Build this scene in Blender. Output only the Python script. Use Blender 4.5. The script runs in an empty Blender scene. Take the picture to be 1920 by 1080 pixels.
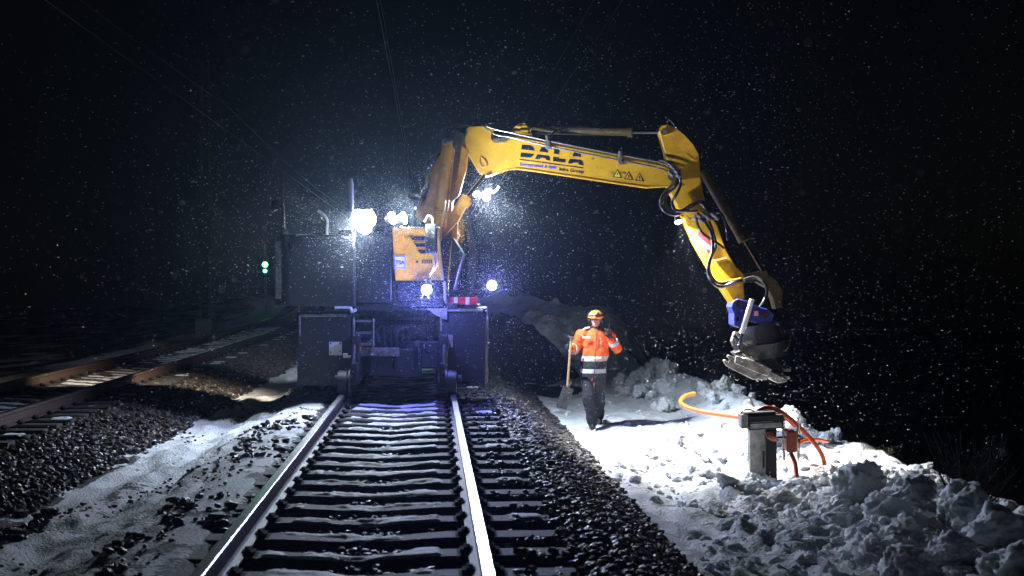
import bpy, bmesh, math, random
import numpy as np
from mathutils import Vector, Matrix, Euler

random.seed(7)
RNG = np.random.default_rng(11)
scene = bpy.context.scene
COL = scene.collection
F = 2500.0
HZ = 532.0
CAMZ = 1.5

SLEW = [False]      # the slewed boom lies in a vertical plane turned towards the camera
def P(px, py, Y):
    if SLEW[0]: Y = (Y - .25 * .67) / (1 + .25 * (px - 960) / F)
    return Vector(((px - 960) / F * Y, Y, CAMZ - (py - HZ) / F * Y))

# ------------------------------------------------------------------ noise
def _hash(ix, iy, iz, seed):
    h = (ix * 374761393 + iy * 668265263 + iz * 2147483647 + seed * 1274126177) & 0xFFFFFFFF
    h = ((h ^ (h >> 13)) * 1274126177) & 0xFFFFFFFF
    h = ((h ^ (h >> 16)) * 2246822519) & 0xFFFFFFFF
    return ((h ^ (h >> 15)) & 0xFFFFFF) / float(0xFFFFFF)

def vnoise(x, y, z, seed=0):
    x = np.asarray(x, float); y = np.asarray(y, float); z = np.asarray(z, float) + 0 * x
    ix = np.floor(x).astype(np.int64); iy = np.floor(y).astype(np.int64); iz = np.floor(z).astype(np.int64)
    fx = x - ix; fy = y - iy; fz = z - iz
    fx = fx * fx * (3 - 2 * fx); fy = fy * fy * (3 - 2 * fy); fz = fz * fz * (3 - 2 * fz)
    def H(a, b, c): return _hash(ix + a, iy + b, iz + c, seed)
    x00 = H(0,0,0) * (1-fx) + H(1,0,0) * fx
    x10 = H(0,1,0) * (1-fx) + H(1,1,0) * fx
    x01 = H(0,0,1) * (1-fx) + H(1,0,1) * fx
    x11 = H(0,1,1) * (1-fx) + H(1,1,1) * fx
    a = x00 * (1-fy) + x10 * fy
    b = x01 * (1-fy) + x11 * fy
    return (a * (1-fz) + b * fz) * 2 - 1

def fbm(x, y, z=0.0, oct=4, seed=0, gain=0.5):
    s = 0; a = 1.0; f = 1.0; t = 0
    for i in range(oct):
        s = s + a * vnoise(np.asarray(x) * f, np.asarray(y) * f, np.asarray(z) * f, seed + i * 17)
        t += a; a *= gain; f *= 2.03
    return s / t

# ------------------------------------------------------------------ materials
MATS = {}
def mat(name, color, rough=0.6, metal=0.0, emit=None, estr=0.0, var=0.0, vscale=8.0, color2=None,
        bump=0.0, bscale=20.0, spec=0.5, coords='Object', sharp=False, trans=0.0, sss=0.0, coat=0.0, thr=0.5, detail=5.0):
    m = bpy.data.materials.new(name); m.use_nodes = True
    nt = m.node_tree; b = nt.nodes['Principled BSDF']
    b.inputs['Base Color'].default_value = (*color, 1)
    b.inputs['Roughness'].default_value = rough
    b.inputs['Metallic'].default_value = metal
    b.inputs['Specular IOR Level'].default_value = spec
    if coat: b.inputs['Coat Weight'].default_value = coat
    if trans: b.inputs['Transmission Weight'].default_value = trans
    if sss:
        b.inputs['Subsurface Weight'].default_value = sss
        b.inputs['Subsurface Radius'].default_value = (0.06, 0.06, 0.07)
        b.inputs['Subsurface Scale'].default_value = 0.4
    if emit:
        b.inputs['Emission Color'].default_value = (*emit, 1); b.inputs['Emission Strength'].default_value = estr
    tc = nt.nodes.new('ShaderNodeTexCoord')
    if color2 or var:
        n = nt.nodes.new('ShaderNodeTexNoise'); n.inputs['Scale'].default_value = vscale; n.inputs['Detail'].default_value = detail
        n.inputs['Roughness'].default_value = 0.65
        nt.links.new(tc.outputs[coords], n.inputs['Vector'])
        r = nt.nodes.new('ShaderNodeValToRGB')
        c2 = color2 if color2 else tuple(max(0, c * (1 - var)) for c in color)
        w = 0.03 if sharp else 0.16
        r.color_ramp.elements[0].position = thr - w; r.color_ramp.elements[0].color = (*c2, 1)
        r.color_ramp.elements[1].position = thr + w; r.color_ramp.elements[1].color = (*color, 1)
        nt.links.new(n.outputs['Fac'], r.inputs['Fac']); nt.links.new(r.outputs['Color'], b.inputs['Base Color'])
    if bump:
        n2 = nt.nodes.new('ShaderNodeTexNoise'); n2.inputs['Scale'].default_value = bscale; n2.inputs['Detail'].default_value = 6
        nt.links.new(tc.outputs[coords], n2.inputs['Vector'])
        bp = nt.nodes.new('ShaderNodeBump'); bp.inputs['Strength'].default_value = bump; bp.inputs['Distance'].default_value = 0.02
        nt.links.new(n2.outputs['Fac'], bp.inputs['Height']); nt.links.new(bp.outputs['Normal'], b.inputs['Normal'])
    MATS[name] = m
    return m

YEL = mat('yellow_paint', (0.68, 0.36, 0.008), 0.45, var=0.25, vscale=5, bump=0.08, bscale=60, coat=0.15)
YEL2 = mat('worn_orange_paint', (0.78, 0.37, 0.02), 0.5, var=0.32, vscale=9, bump=0.1, bscale=50)
DBLADE = mat('worn_dark_blade', (0.09, 0.085, 0.08), 0.55, 0.3, color2=(0.03, 0.028, 0.026), vscale=16)
DMAST = mat('dark_weathered_steel', (0.02, 0.018, 0.016), 0.9)
PADM = mat('rubber_rail_pad', (0.015, 0.015, 0.015), 0.95, spec=.1)
YELSHADE = mat('shaded_yellow_paint', (0.10, 0.065, 0.01), 0.6, var=.5)  # yellow paint darkened in its colour to stand for shade
DARKP = mat('charcoal_paint', (0.008, 0.010, 0.015), 0.55, var=0.4, vscale=6, bump=0.05)
BLACK = mat('black_rubber', (0.012, 0.012, 0.013), 0.55, bump=0.1)
TYRE = mat('tyre_rubber', (0.02, 0.02, 0.02), 0.75, color2=(0.06, 0.055, 0.05), vscale=14)
HOSE = mat('hose_rubber', (0.018, 0.018, 0.02), 0.28)
PIPE = mat('hydraulic_pipe', (0.55, 0.5, 0.42), 0.25, 0.8)
CHROME = mat('chrome_rod', (0.75, 0.77, 0.8), 0.15, 1.0)
STEEL = mat('bare_steel', (0.28, 0.27, 0.26), 0.45, 0.7, color2=(0.1, 0.085, 0.07), vscale=18)
WORN = mat('worn_jaw_steel', (0.16, 0.155, 0.145), 0.5, 0.4, color2=(0.05, 0.045, 0.038), vscale=11, bump=0.2)
BLUE = mat('blue_paint', (0.018, 0.024, 0.15), 0.35, var=0.3, vscale=9)
RED = mat('red_reflector', (0.6, 0.02, 0.03), 0.4)
WHITE = mat('white_plate', (0.75, 0.76, 0.78), 0.5, color2=(0.5, 0.5, 0.5), vscale=30)
INK = mat('dark_navy_lettering', (0.004, 0.006, 0.025), 0.8, spec=.15)
BLUEINK = mat('blue_lettering', (0.03, 0.05, 0.6), 0.4)
LENS = mat('white_lamp_lens', (0.9, 0.9, 0.9), 0.2, emit=(0.88, 0.94, 1.0), estr=60)
LENSB = mat('blue_white_lamp_lens', (0.9, 0.9, 0.9), 0.2, emit=(0.6, 0.62, 1.0), estr=60)
LENSG = mat('green_signal_lens', (0.1, 0.9, 0.4), 0.2, emit=(0.08, 1.0, 0.32), estr=16)
GLASS = mat('dark_cab_glass', (0.01, 0.012, 0.016), 0.06, spec=0.6)
RAILTOP = mat('polished_rail_head', (0.42, 0.43, 0.47), 0.27, 1.0, bump=0.03, bscale=70)
RAILWEB = mat('rusty_rail_web', (0.07, 0.042, 0.031), 0.65, color2=(0.03, 0.018, 0.014), vscale=12, bump=0.2)
CONC = mat('sleeper_concrete', (0.055, 0.054, 0.053), 0.8, color2=(0.025, 0.024, 0.023), vscale=16, bump=0.3, bscale=60)
SNOW = mat('snow', (0.82, 0.86, 0.88), 0.75, var=0.1, vscale=6, bump=0.7, bscale=45, sss=0.7)
SNOWD = mat('dirty_snow', (0.62, 0.62, 0.6), 0.8, color2=(0.2, 0.17, 0.14), vscale=5, bump=0.5, bscale=30, thr=0.4)
SNOWCAP = mat('thin_track_snow', (0.72, 0.76, 0.8), 0.7, color2=(0.45, 0.48, 0.52), vscale=14, bump=0.5, bscale=60)
FLAKE = mat('snowflake', (0.9, 0.92, 0.95), 0.6)
STONE = mat('ballast_stone', (0.045, 0.043, 0.042), 0.5, color2=(0.018, 0.017, 0.017), vscale=9, bump=0.3, bscale=50)
STONEB = mat('brown_ballast_stone', (0.13, 0.095, 0.062), 0.42, color2=(0.04, 0.032, 0.025), vscale=9, bump=0.3, bscale=50)
EARTH = mat('dark_earth', (0.025, 0.02, 0.016), 0.95, color2=(0.015, 0.012, 0.01), vscale=6, bump=0.8, bscale=9)
ORANGE = mat('orange_conduit', (0.75, 0.11, 0.015), 0.4)
WOOD = mat('ash_handle', (0.55, 0.35, 0.16), 0.55, var=0.3, vscale=20)
HIVIS = mat('hivis_orange_cloth', (1.0, 0.13, 0.015), 0.75, var=0.12, vscale=14, bump=0.5, bscale=16)
BLKCLOTH = mat('black_cloth', (0.022, 0.023, 0.027), 0.9, bump=0.6, bscale=18)
REFL = mat('grey_reflective_tape', (0.6, 0.6, 0.55), 0.4)
SKIN = mat('skin', (0.62, 0.33, 0.24), 0.55, sss=0.05)
EYEM = mat('eye_dark', (0.03, 0.02, 0.02), 0.4)
HELM = mat('orange_helmet_shell', (0.95, 0.33, 0.06), 0.3, var=.1)
TWIG = mat('twig_bark', (0.035, 0.026, 0.02), 0.9)
GRASS = mat('dry_grass', (0.16, 0.12, 0.07), 0.9)
WIREM = mat('wire_metal', (0.4, 0.4, 0.4), 0.35, 0.8)
GREYBOX = mat('grey_zinc_box', (0.4, 0.38, 0.36), 0.45, 0.3, color2=(0.14, 0.12, 0.11), vscale=9)
POSTC = mat('weathered_post', (0.52, 0.51, 0.48), 0.8, color2=(0.12, 0.11, 0.1), vscale=7, bump=0.4, thr=0.42)
BROWNP = mat('reel_brown_plastic', (0.4, 0.07, 0.015), 0.4, var=0.3)
YSIGN = mat('warning_yellow', (0.9, 0.75, 0.03), 0.5)

def add_dirt(m, col, scale, thr, stretch=(1, 1, 1)):
    nt = m.node_tree; b = nt.nodes['Principled BSDF']; src = b.inputs['Base Color'].links[0].from_socket
    tc = nt.nodes.new('ShaderNodeTexCoord'); mp = nt.nodes.new('ShaderNodeMapping'); mp.inputs['Scale'].default_value = stretch
    nz = nt.nodes.new('ShaderNodeTexNoise'); nz.inputs['Scale'].default_value = scale; nz.inputs['Detail'].default_value = 8; nz.inputs['Roughness'].default_value = .7
    nt.links.new(tc.outputs['Object'], mp.inputs[0]); nt.links.new(mp.outputs[0], nz.inputs['Vector'])
    r = nt.nodes.new('ShaderNodeValToRGB'); r.color_ramp.elements[0].position = thr; r.color_ramp.elements[1].position = thr + .07
    nt.links.new(nz.outputs['Fac'], r.inputs['Fac'])
    mx = nt.nodes.new('ShaderNodeMix'); mx.data_type = 'RGBA'; nt.links.new(r.outputs['Color'], mx.inputs['Factor']); nt.links.new(src, mx.inputs['A']); mx.inputs['B'].default_value = (*col, 1)
    nt.links.new(mx.outputs['Result'], b.inputs['Base Color'])
add_dirt(YEL, (.16, .085, .02), 3.5, .60, (1, 1, 2.2)); add_dirt(YEL, (.5, .42, .3), 16, .66)
add_dirt(YEL2, (.2, .1, .03), 6, .62, (1, 1, .6)); add_dirt(DARKP, (.025, .026, .028), 10, .6); add_dirt(HELM, (.85, .6, .4), 9, .56); add_dirt(HIVIS, (.55, .07, .01), 7, .6)

# ------------------------------------------------------------------ tagging
def tag(o, label=None, cat=None, group=None, kind=None):
    if label: o['label'] = label
    if cat: o['category'] = cat
    if group: o['group'] = group
    if kind: o['kind'] = kind
    return o

def empty(name, loc, label=None, cat=None, group=None):
    o = bpy.data.objects.new(name, None); o.empty_display_size = 0.2
    COL.objects.link(o); o.location = loc
    return tag(o, label, cat, group)

def link_mesh(name, me, parent=None):
    o = bpy.data.objects.new(name, me); COL.objects.link(o)
    if parent is not None:
        o.parent = parent
        o.matrix_parent_inverse = world_of(parent).inverted()
    return o

def world_of(o):
    m = o.matrix_basis.copy()
    if o.parent:
        return world_of(o.parent) @ o.matrix_parent_inverse @ m
    return m

class MB:
    def __init__(s): s.v = []; s.f = []; s.m = []; s.sm = []
    def add(s, vs, fs, mi=0, smooth=False):
        b = len(s.v); s.v += [tuple(x) for x in vs]
        for f in fs:
            s.f.append([i + b for i in f]); s.m.append(mi); s.sm.append(smooth)
    def box(s, lo, hi, mi=0, M=None):
        x0, y0, z0 = lo; x1, y1, z1 = hi
        vs = [Vector(p) for p in ((x0,y0,z0),(x1,y0,z0),(x1,y1,z0),(x0,y1,z0),(x0,y0,z1),(x1,y0,z1),(x1,y1,z1),(x0,y1,z1))]
        if M is not None: vs = [M @ p for p in vs]
        s.add(vs, [(0,3,2,1),(4,5,6,7),(0,1,5,4),(1,2,6,5),(2,3,7,6),(3,0,4,7)], mi)
    def poly(s, pts, Yf, Yb, mi=0):
        """prism from an outline given at depth Yf (pixel coords), thickness to Yb"""
        a = [P(x, y, Yf) for x, y in pts]
        b = [Vector((p.x, p.y + (Yb - Yf), p.z)) for p in a]
        n = len(a)
        area = sum(a[i].x * a[(i+1) % n].z - a[(i+1) % n].x * a[i].z for i in range(n))
        fr = list(range(n)); bk = [i + n for i in range(n)]
        if area < 0:
            fr = fr[::-1]
        else:
            bk = bk[::-1]
        fs = [fr, bk]
        for i in range(n):
            j = (i + 1) % n
            fs.append([j, i, i + n, j + n] if area > 0 else [i, j, j + n, i + n])
        s.add(a + b, fs, mi)
    def cyl(s, p0, p1, r0, r1=None, n=14, mi=0, cap=True, smooth=True):
        p0 = Vector(p0); p1 = Vector(p1); r1 = r0 if r1 is None else r1
        d = (p1 - p0).normalized(); u = d.orthogonal().normalized(); w = d.cross(u)
        vs = []
        for p, r in ((p0, r0), (p1, r1)):
            for i in range(n):
                t = 2 * math.pi * i / n
                vs.append(p + (u * math.cos(t) + w * math.sin(t)) * r)
        s.add(vs, [[i, (i+1) % n, (i+1) % n + n, i + n] for i in range(n)], mi, smooth)
        if cap: s.add(vs, [list(range(n))[::-1], [i + n for i in range(n)]], mi, False)
    def tube(s, pts, r, n=10, mi=0, res=8, rs=None):
        pts = [Vector(p) for p in pts]
        if res > 1 and len(pts) > 2: pts = catmull(pts, res)
        N = len(pts); vs = []; u = None
        for k, p in enumerate(pts):
            d = (pts[min(k+1, N-1)] - pts[max(k-1, 0)]).normalized()
            if u is None: u = d.orthogonal().normalized()
            u = (u - d * u.dot(d)).normalized(); w = d.cross(u)
            rr = r if rs is None else rs[0] + (rs[1] - rs[0]) * k / (N - 1)
            for i in range(n):
                t = 2 * math.pi * i / n
                vs.append(p + (u * math.cos(t) + w * math.sin(t)) * rr)
        fs = []
        for k in range(N - 1):
            for i in range(n):
                j = (i + 1) % n
                fs.append([k*n+i, k*n+j, (k+1)*n+j, (k+1)*n+i])
        s.add(vs, fs, mi, True)
        s.add(vs, [list(range(n))[::-1], [(N-1)*n + i for i in range(n)]], mi)
    def ell(s, c, r, n=16, m=10, mi=0, M=None):
        c = Vector(c); vs = []
        for j in range(m + 1):
            ph = math.pi * j / m
            for i in range(n):
                t = 2 * math.pi * i / n
                p = Vector((r[0] * math.sin(ph) * math.cos(t), r[1] * math.sin(ph) * math.sin(t), r[2] * math.cos(ph)))
                if M is not None: p = M @ p
                vs.append(c + p)
        fs = []
        for j in range(m):
            for i in range(n):
                k = (i + 1) % n
                fs.append([j*n+i, (j+1)*n+i, (j+1)*n+k, j*n+k])
        s.add(vs, fs, mi, True)
    def build(s, name, mats, parent=None, bevel=0.0, label=None):
        me = bpy.data.meshes.new(name); me.from_pydata([tuple(v) for v in s.v], [], s.f)
        if not isinstance(mats, (list, tuple)): mats = [mats]
        for m in mats: me.materials.append(m)
        me.polygons.foreach_set('material_index', s.m)
        me.polygons.foreach_set('use_smooth', s.sm)
        me.update(); me.validate()
        o = link_mesh(name, me, parent)
        if bevel:
            b = o.modifiers.new('bevel', 'BEVEL'); b.width = bevel; b.segments = 2; b.limit_method = 'ANGLE'; b.angle_limit = 0.7
        if label: o['label'] = label
        return o

def catmull(pts, res):
    out = []
    P_ = [pts[0]] + list(pts) + [pts[-1]]
    for i in range(1, len(P_) - 2):
        p0, p1, p2, p3 = P_[i-1], P_[i], P_[i+1], P_[i+2]
        for k in range(res):
            t = k / res
            out.append(0.5 * ((2*p1) + (p2-p0)*t + (2*p0-5*p1+4*p2-p3)*t*t + (-p0+3*p1-3*p2+p3)*t**3))
    out.append(pts[-1])
    return out

def np_mesh(name, V, Fc, mats, parent=None, smooth=False, mi=None):
    """V (n,3), Fc (m,k) numpy"""
    me = bpy.data.meshes.new(name)
    V = np.ascontiguousarray(V, dtype=np.float32); Fc = np.ascontiguousarray(Fc, dtype=np.int32)
    me.vertices.add(len(V)); me.vertices.foreach_set('co', V.ravel())
    m, k = Fc.shape
    me.loops.add(m * k); me.loops.foreach_set('vertex_index', Fc.ravel())
    me.polygons.add(m); me.polygons.foreach_set('loop_start', np.arange(0, m * k, k, dtype=np.int32))
    me.polygons.foreach_set('loop_total', np.full(m, k, dtype=np.int32))
    me.polygons.foreach_set('use_smooth', np.full(m, smooth, dtype=bool))
    if not isinstance(mats, (list, tuple)): mats = [mats]
    for a in mats: me.materials.append(a)
    if mi is not None: me.polygons.foreach_set('material_index', mi.astype(np.int32))
    me.update(calc_edges=True)
    return link_mesh(name, me, parent)

def bake(o, name, mats, parent):
    """evaluate modifiers of a temp object into a final part"""
    dg = bpy.context.evaluated_depsgraph_get()
    me = bpy.data.meshes.new_from_object(o.evaluated_get(dg))
    bpy.data.objects.remove(o)
    me.name = name
    me.materials.clear()
    for m in (mats if isinstance(mats, (list, tuple)) else [mats]): me.materials.append(m)
    for p in me.polygons: p.use_smooth = True
    return link_mesh(name, me, parent)

def blob(name, mb, mats, parent, voxel=0.012, smooth=4, disp=0.0, dscale=0.2):
    o = mb.build('tmp', mats)
    r = o.modifiers.new('r', 'REMESH'); r.mode = 'VOXEL'; r.voxel_size = voxel
    if smooth:
        q = o.modifiers.new('s', 'SMOOTH'); q.iterations = smooth; q.factor = 0.5
    if disp:
        t = bpy.data.textures.new('fold', 'CLOUDS'); t.noise_scale = dscale
        d = o.modifiers.new('d', 'DISPLACE'); d.texture = t; d.strength = disp; d.mid_level = 0.5
    bpy.context.view_layer.update()
    return bake(o, name, mats, parent)

def text_part(name, body, m, parent, p0, width, size, Y, ang=0.0, bold=0.0):
    cu = bpy.data.curves.new(name, 'FONT'); cu.body = body; cu.size = size; cu.extrude = 0.0015; cu.offset = bold
    o = bpy.data.objects.new('tmp_text', cu); COL.objects.link(o)
    bpy.context.view_layer.update()
    w = o.dimensions.x
    dg = bpy.context.evaluated_depsgraph_get()
    me = bpy.data.meshes.new_from_object(o.evaluated_get(dg))
    bpy.data.objects.remove(o)
    me.materials.clear(); me.materials.append(m)
    M = Matrix.Translation(P(p0[0], p0[1], Y)) @ Matrix.Rotation(math.atan(-.25) if SLEW[0] else 0, 4, 'Z') @ Matrix.Rotation(ang, 4, 'Y') @ Matrix.Rotation(math.pi/2, 4, 'X') @ Matrix.Diagonal((width / w, 1, 1, 1))
    me.transform(M); me.name = name
    return link_mesh(name, me, parent)

# ------------------------------------------------------------------ tracks and terrain
def bend(Y): return -0.0007 * np.maximum(0, np.asarray(Y, float) - 25) ** 2
def c1(Y): return -0.457 - 0.0604 * np.asarray(Y, float) + bend(Y)
def c2(Y): return -5.85 - 0.0545 * np.asarray(Y, float) + bend(Y)

PX1 = [-2.7, -2.2, -1.65, -1.3, -1.0, -.92, 1.35, 1.65, 2.42, 3.2, 4.6, 5.3, 5.9, 6.3, 7.2, 10, 16, 40, 90]
PZ1 = [-.43, -.41, -.25, -.165, -.16, -.25, -.25, -.28, -.74, -.77, -.77, -.70, -.62, -.74, -1.9, -3.8, -4.2, -4.6, -5.2]
PX2 = [-90, -20, -6, -4, -2.5, -1.65, -1.35, 1.35, 1.65, 2.4, 2.7]
PZ2 = [-3.6, -1.9, -.95, -.55, -.5, -.29, -.245, -.25, -.28, -.43, -.43]

def ground_h(X, Y, fine=True):
    u1 = X - c1(Y); u2 = X - c2(Y)
    h = np.where(u1 > -2.7, np.interp(u1, PX1, PZ1), np.interp(u2, PX2, PZ2))
    # ballast shoulders taper with distance, low frequency roll
    clr1 = np.clip((np.abs(u1) - 1.9) / 1.0, 0, 1); clr2 = np.clip((np.abs(u2) - 1.9) / 1.0, 0, 1)
    k = np.minimum(clr1, clr2)
    h = h + 0.05 * k * fbm(X * 0.7, Y * 0.7, 0, 3, 5)
    # right hand bench: trampled churned snow
    r = np.clip((u1 - 2.3) / 0.5, 0, 1) * np.clip((6.6 - u1) / 0.6, 0, 1)
    near = np.clip((24 - Y) / 8, 0.25, 1)
    n1 = fbm(X * 2.2, Y * 1.6, 0, 4, 21)
    n2 = 1 - np.abs(fbm(X * 5.5, Y * 4.5, 0, 3, 31)) * 2
    churn = np.clip((u1 - 2.6) / 1.0, 0.45, 1) * near
    n3 = np.clip(vnoise(X * 3.6 + .8 * n1, Y * 3.0, 0, 91) * 2.2, -.5, .9) + .5 * np.clip(vnoise(X * 8 + n1, Y * 6.5, 0, 93) * 2.2, -.5, .9)
    h = h + r * churn * (0.09 * n1 + 0.03 * n2 + 0.055 * n3 + .04 * fbm(X * 7, Y * 5, 0, 4, 97)) - r * .09 * np.maximum(0, vnoise(X * 3.1, Y * 2.0, 0, 151) - .3)
    # berm of thrown snow along the outer edge
    wind = np.exp(-((u1 - (5.0 + 0.25 * np.sin(Y * 0.9))) / 0.55) ** 2) * np.clip((14.5 - Y) / 2.5, 0, 1)
    h = h + wind * (0.07 + 0.12 * n1)
    berm2 = np.exp(-((u1 - 5.5) / 0.5) ** 2) * np.clip((Y - 17) / 4, 0, 1) * np.clip((33 - Y) / 3, 0, 1)
    h = h + berm2 * (0.22 + 0.14 * n1)
    # footpath trench
    h = h - 0.05 * np.exp(-((u1 - (3.0 + 0.15 * np.sin(Y * 1.3))) / 0.22) ** 2) * np.clip((Y - 6) / 4, 0, 1)
    # trough between tracks
    t = np.clip((u1 + 2.95) / 0.3, 0, 1) * np.clip((-1.3 - u1) / 0.3, 0, 1)
    foot = np.maximum(0, vnoise(X * 3.4, Y * 1.7, 0, 141) - .35)
    h = h + t * (0.045 * fbm(X * 6, Y * 3.2, 0, 4, 143) - .10 * foot)
    h = h + t * (0.05 * fbm(X * 3, Y * 1.2, 0, 5, 41) - 0.05 * np.exp(-((u1 + 2.25 + 0.1 * np.sin(Y * 0.8)) / 0.16) ** 2))
    h = h + t * 0.045 * np.maximum(0, fbm(X * 11, Y * 7, 0, 4, 44)) * np.clip((u1 + 2.3) / 0.3, 0.4, 1)
    # far hillside to the right of the line
    hill = np.clip((u1 - 2.2) / 4, 0, 1) * np.clip((Y - 36) / 12, 0, 1) * np.clip((14 - u1) / 7, 0, 1)
    h = h + hill * (1.5 + 0.5 * fbm(X * 0.4, Y * 0.2, 0, 3, 51)) * (1 + np.clip(u1 - 6, 0, 6) * 0.25)
    leftf = np.clip((-u2 - 2.5) / 6, 0, 1)
    h = h + leftf * 0.25 * fbm(X * 0.25, Y * 0.12, 0, 4, 61)
    if fine:
        h = h + (0.008 + 0.012 * r * churn) * fbm(X * 12, Y * 12, 0, 3, 71) * np.clip(k + 0.3, 0, 1)
    return h

def gz(x, y): return float(ground_h(np.array([x]), np.array([y]))[0])

def build_ground():
    us = np.concatenate([-np.geomspace(110, 7.2, 34), np.arange(-7.0, -3.3, 0.07), np.arange(-3.3, -1.2, 0.035), np.arange(-1.2, 1.3, 0.12),
                         np.arange(1.3, 6.8, 0.028), np.geomspace(6.85, 110, 50)])
    vs = np.concatenate([np.linspace(-5, 6.2, 14), np.geomspace(6.3, 190, 620)])
    U, Vv = np.meshgrid(us, vs)
    X = c1(Vv) + U
    Z = ground_h(X, Vv)
    nu, nv = len(us), len(vs)
    V = np.stack([X.ravel(), Vv.ravel(), Z.ravel()], 1)
    i = np.arange(nu * nv).reshape(nv, nu)
    Fc = np.stack([i[:-1, :-1].ravel(), i[:-1, 1:].ravel(), i[1:, 1:].ravel(), i[1:, :-1].ravel()], 1)
    m = mat('ground_snow_and_gravel', (0.8, 0.8, 0.8), 0.8)
    nt = m.node_tree; b = nt.nodes['Principled BSDF']
    o = np_mesh('ground', V, Fc, m, smooth=True)
    # ground cover mask: where snow lies (1) and where bare gravel/earth shows (0)
    u1 = X - c1(Vv); u2 = X - c2(Vv)
    n = fbm(X * 4, Vv * 2.5, 0, 4, 81); nb = fbm(X * 0.8, Vv * 0.5, 0, 4, 85)
    s = np.ones_like(X)
    s = np.where((u1 > -.97) & (u1 < 2.38 + 0.10 * n), 0.12, s)
    s = np.where((u2 > -1.8) & (u2 < 2.33 + 0.12 * n), 0.12, s)
    band = (u1 <= -.97) & (u1 > -2.2)
    s = np.where(band, np.clip(0.78 + 0.9 * n + 0.3 * (-(u1) - 1.4), 0, 1), s)
    tr = (u1 > -3.2) & (u1 <= -1.8)
    s = np.where(tr, np.clip(.88 + .8 * fbm(X * 2.2, Vv * .9, 0, 4, 88) + .35 * fbm(X * 9, Vv * 6, 0, 3, 89), 0.05, 1), s)
    ben = (u1 > 2.5) & (u1 < 4.6) & (Vv < 20)
    s = np.where(ben, np.clip(.9 + .9 * fbm(X * 2.6, Vv * 1.6, 0, 4, 90) + .3 * fbm(X * 9, Vv * 7, 0, 3, 92), 0.2, 1), s)
    sh2 = (u2 > 1.0) & (u2 < 2.5)
    s = np.where(sh2, np.clip(.12 + 1.5 * np.maximum(0, fbm(X * 3.5, Vv * 2.2, 0, 4, 95) + .35 * (u2 - 2.0)), 0, .9), s)
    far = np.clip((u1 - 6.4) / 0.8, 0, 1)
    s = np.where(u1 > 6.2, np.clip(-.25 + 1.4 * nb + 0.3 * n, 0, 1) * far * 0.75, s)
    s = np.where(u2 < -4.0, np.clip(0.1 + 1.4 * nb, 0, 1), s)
    dm = ((X - P(1000, 725, 28).x) / 1.1) ** 2 + ((Vv - 28.5) / 1.6) ** 2
    s = np.where((dm < 1) & (u1 < 4.0) & (u1 > 2.3), 0.15, s)
    at = o.data.attributes.new('cover', 'FLOAT', 'POINT'); at.data.foreach_set('value', s.ravel().astype(np.float32))
    A = nt.nodes.new('ShaderNodeAttribute'); A.attribute_name = 'cover'
    tc = nt.nodes.new('ShaderNodeTexCoord')
    nz = nt.nodes.new('ShaderNodeTexNoise'); nz.inputs['Scale'].default_value = 22; nz.inputs['Detail'].default_value = 6
    nt.links.new(tc.outputs['Object'], nz.inputs['Vector'])
    add = nt.nodes.new('ShaderNodeMath'); add.operation = 'MULTIPLY_ADD'; add.inputs[1].default_value = 0.9; nt.links.new(nz.outputs['Fac'], add.inputs[0])
    nt.links.new(A.outputs['Fac'], add.inputs[2])
    rp = nt.nodes.new('ShaderNodeValToRGB'); rp.color_ramp.elements[0].position = 0.80; rp.color_ramp.elements[1].position = 0.92
    nt.links.new(add.outputs[0], rp.inputs['Fac'])
    n3 = nt.nodes.new('ShaderNodeTexNoise'); n3.inputs['Scale'].default_value = 2.2; n3.inputs['Detail'].default_value = 7
    nt.links.new(tc.outputs['Object'], n3.inputs['Vector'])
    sc = nt.nodes.new('ShaderNodeValToRGB')
    sc.color_ramp.elements[0].position = 0.3; sc.color_ramp.elements[0].color = (0.55, 0.56, 0.57, 1)
    sc.color_ramp.elements[1].position = 0.55; sc.color_ramp.elements[1].color = (0.82, 0.85, 0.88, 1)
    nt.links.new(n3.outputs['Fac'], sc.inputs['Fac'])
    ec = nt.nodes.new('ShaderNodeValToRGB')
    ec.color_ramp.elements[0].position = 0.4; ec.color_ramp.elements[0].color = (0.014, 0.012, 0.011, 1)
    ec.color_ramp.elements[1].position = 0.6; ec.color_ramp.elements[1].color = (0.045, 0.036, 0.028, 1)
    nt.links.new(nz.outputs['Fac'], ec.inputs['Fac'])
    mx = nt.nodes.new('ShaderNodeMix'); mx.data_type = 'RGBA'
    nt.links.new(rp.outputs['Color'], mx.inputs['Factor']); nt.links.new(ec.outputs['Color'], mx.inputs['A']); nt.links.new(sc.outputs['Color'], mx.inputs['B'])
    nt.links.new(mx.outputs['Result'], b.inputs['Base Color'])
    n4 = nt.nodes.new('ShaderNodeTexNoise'); n4.inputs['Scale'].default_value = 40; n4.inputs['Detail'].default_value = 6
    nt.links.new(tc.outputs['Object'], n4.inputs['Vector'])
    bp = nt.nodes.new('ShaderNodeBump'); bp.inputs['Strength'].default_value = 0.9; bp.inputs['Distance'].default_value = 0.04
    nt.links.new(n4.outputs['Fac'], bp.inputs['Height']); nt.links.new(bp.outputs['Normal'], b.inputs['Normal'])
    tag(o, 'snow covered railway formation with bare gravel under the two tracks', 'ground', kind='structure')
build_ground()

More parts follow.
